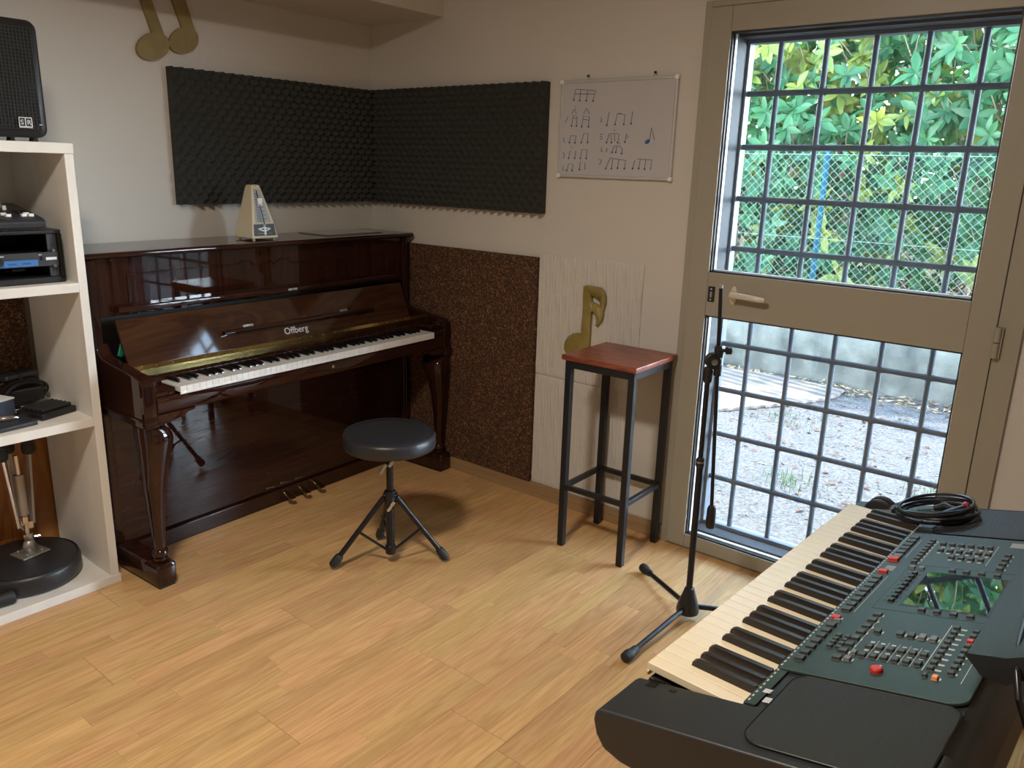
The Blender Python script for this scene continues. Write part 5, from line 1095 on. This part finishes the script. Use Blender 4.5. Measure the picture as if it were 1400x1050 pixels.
# far control groups
for i in range(8): btn(0.580+0.0175*i, 0.207, 0.010, 0.009)
for j in range(6):
    btn(0.655, 0.232+0.0155*j, 0.011, 0.009, lab=False); btn(0.690, 0.228+0.0155*j, 0.011, 0.009, lab=False); leg_(0.640, 0.646, 0.229+0.0155*j, 0.235+0.0155*j); leg_(0.672, 0.678, 0.229+0.0155*j, 0.235+0.0155*j)
for j in range(4): btn(0.622, 0.258+0.0155*j, 0.011, 0.009, lab=False); leg_(0.608, 0.614, 0.255+0.0155*j, 0.261+0.0155*j)
for v in (0.240, 0.2555, 0.271, 0.2865, 0.302): leg_(0.643, 0.703, v, v+0.0006)
leg_(0.600, 0.705, 0.3165, 0.3175)
for i in range(4): btn(0.588+0.023*i, 0.340, 0.010, 0.010)
for i in range(9): leg_(0.706+0.0028*i, 0.7078+0.0028*i, 0.334, 0.362)
for u0, u1, v in ((0.330, 0.500, 0.186), (0.600, 0.705, 0.186), (0.165, 0.330, 0.2285), (0.585, 0.705, 0.2165)): leg_(u0, u1, v, v+0.0008)
tag(LG.obj('panel_printing', K['legend'], kb, smooth=False), kind='stuff')
# near printed badges beside the keys
b = B()
for r_ in range(4):
    b.add([kp(0.010+0.0035*r_, 0.1755, 0.0006+0.0012), kp(0.0125+0.0035*r_, 0.1755, 0.0018), kp(0.0125+0.0035*r_, 0.186, 0.0018), kp(0.010+0.0035*r_, 0.186, 0.0018)], [(0, 1, 2, 3)])
    b.add([kp(0.034+0.0028*r_, 0.1655, 0.0018), kp(0.036+0.0028*r_, 0.1655, 0.0018), kp(0.036+0.0028*r_, 0.176+0.0005*r_, 0.0018), kp(0.034+0.0028*r_, 0.176, 0.0018)], [(0, 1, 2, 3)])
tag(b.obj('badge_printing', K['paper'], kb, smooth=False), kind='stuff')
# pitch wheels on the far block
wh = kbox('wheel_housing', K['black'], 0.868, 0.925, 0.018, 0.085, 0.0, 0.012, bev=0.006)
for u in (0.882, 0.908): B().cyl((u-0.007, -0.052, kz(0.052)-0.004), (u+0.007, -0.052, kz(0.052)-0.004), 0.032, n=36, bev=0.003).obj('control_wheel', K['rubber'], wh)
# lettering remnants on the back
bk_ = B()
for u0, u1, z0, z1 in ((0.030, 0.040, 0.652, 0.690), (0.012, 0.018, 0.650, 0.686), (-0.004, 0.001, 0.648, 0.682)):
    bk_.add([(u0, -0.4443, z0), (u1, -0.4443, z0), (u1, -0.4425, z1), (u0, -0.4425, z1)], [(0, 1, 2, 3)])
bk_.obj('back_lettering', K['paper'], kb, smooth=False)
# music rest at the back of the keyboard
mr = thing('music_rest_box', 'dark grey slanted box lying on the back edge of the keyboard', 'box', (-1.675, -2.515, 0), -0.0481, world=False)
B().add([kp(u, v, h) for u in (0.190, 0.690) for v, h in ((0.3735, 0.0345), (0.4195, 0.0365), (0.462, 0.050), (0.470, 0.030), (0.425, 0.0), (0.397, 0.0065))], [(0, 1, 2, 3, 4, 5), (6, 7, 8, 9, 10, 11)] + [(i, (i+1) % 6, (i+1) % 6+6, i+6) for i in range(6)]).obj('box_body', K['panel_dark'], mr, mesh_bev=0.0015)
cbx = B().tube([(0.66, -0.428, 0.800), (0.50, -0.424, 0.800), (0.40, -0.420, 0.799), (0.31, -0.419, 0.797), (0.235, -0.425, 0.794), (0.185, -0.434, 0.785), (0.165, -0.444, 0.760), (0.170, -0.462, 0.715), (0.175, -0.478, 0.668), (0.170, -0.482, 0.640), (0.155, -0.478, 0.622), (0.140, -0.462, 0.618), (0.135, -0.446, 0.620)], 0.0045, 10).obj('power_cable', K['cable'], kb)
box('cable_socket', K['black'], (0.125, -0.442, 0.612), (0.145, -0.450, 0.630), kb, bev=0.001)
# keyboard stand
st = thing('keyboard_stand', 'black folding stand carrying the electronic keyboard', 'stand', (-1.675, -2.515, 0), -0.0481, world=False)
for u in (0.03, 0.80):
    B().box((u, -0.215, 0.572), (0.035, 0.40, 0.024), 0.004).obj('cradle_bar', K['blackm'], st)
    for s_ in (-1, 1):
        a = Vector((u+0.012*s_, -0.215+s_*0.17, 0.562)); c = Vector((u+0.012*s_, -0.215-s_*0.19, 0.022)); 
        d_ = (c-a); ln = d_.length; R_ = d_.to_track_quat('Z', 'Y').to_matrix()
        B().box((a+c)/2, (0.020, 0.030, ln), 0.003, R_).obj('leg', K['blackm'], st)
    B().cyl((u-0.03, -0.222, 0.292), (u+0.03, -0.222, 0.292), 0.012, n=14).obj('pivot_bolt', K['castm'], st)
for y_ in (-0.405, -0.025): B().cyl((-0.02, y_, 0.0165), (0.85, y_, 0.0165), 0.0160, n=14, bev=0.003).obj('foot_tube', K['blackm'], st)

# coiled cable on the far end of the keyboard
cc = thing('coiled_cable', 'coiled black cable with connectors lying on the far end of the keyboard', 'cable', (-1.675, -2.515, 0), -0.0481, world=False)
rc_ = random.Random(12)
CU, CV = 0.868, 0.172
for i in range(6):
    ru_, rv_ = 0.062+0.006*rc_.random()+0.004*(i % 3), 0.066+0.007*rc_.random(); ou, ov = rc_.uniform(-0.012, 0.012), rc_.uniform(-0.010, 0.010); tl = rc_.uniform(-0.006, 0.006); p0_ = rc_.uniform(0, 6)
    pts = []
    for t in range(40):
        a = t*PI/20; u, v = CU+ou+ru_*math.cos(a), CV+ov+rv_*math.sin(a)
        pts.append((u, -v, kz(v)+0.0062+0.0050*i*0.9+0.004*math.sin(a+p0_)+ 0.003))
    B().tube(pts, 0.0033, 8, closed=True).obj('cable_turn', K['cable'], cc)
def kpt(u, v, h): return Vector((u, -v, kz(v)+h))
B().tube([kpt(0.815, 0.190, 0.020), kpt(0.822, 0.198, 0.022), kpt(0.835, 0.208, 0.024), kpt(0.858, 0.222, 0.026), kpt(0.862, 0.224, 0.026)], [0.0075, 0.0105, 0.0105, 0.0095, 0.006], 14).obj('connector', K['black'], cc)
B().tube([kpt(0.800, 0.195, 0.018), kpt(0.812, 0.212, 0.020), kpt(0.830, 0.225, 0.018), kpt(0.835, 0.228, 0.017)], [0.007, 0.0100, 0.0095, 0.006], 14).obj('connector', K['black'], cc)
B().tube([kpt(0.862, 0.222, 0.029), kpt(0.876, 0.221, 0.030)], 0.0078, 12).obj('red_band', mat('red_tape', (0.38, 0.03, 0.05), 0.4), cc, label='red tape band')
B().tube([kpt(0.880, 0.200, 0.016), kpt(0.890, 0.180, 0.020), kpt(0.885, 0.160, 0.014)], [0.006, 0.009, 0.005], 12).obj('jack_plug', K['black'], cc)
# teal bag behind the keyboard
tb_ = thing('teal_bag', 'dark teal fabric bag on the floor behind the keyboard', 'bag', (-0.15, -2.88, 0))
b = B(); rb = random.Random(8)
rings = []
for z, k_ in ((0.0, 0.92), (0.06, 1.0), (0.16, 0.98), (0.26, 0.90), (0.31, 0.75), (0.325, 0.4)):
    rings.append([( -0.17+k_*0.14*math.copysign(abs(math.cos(t*PI/12))**0.6, math.cos(t*PI/12))+rb.uniform(-.004, .004), -2.90+k_*0.11*math.copysign(abs(math.sin(t*PI/12))**0.6, math.sin(t*PI/12))+rb.uniform(-.004, .004), z) for t in range(24)])
b.loft(rings).obj('bag_body', K['teal'], tb_, ang=80)
B().tube([(-0.24, -2.90, 0.31), (-0.22, -2.90, 0.37), (-0.17, -2.90, 0.385), (-0.12, -2.90, 0.37), (-0.10, -2.90, 0.31)], 0.008, 8).obj('bag_handle', K['teal'], tb_)
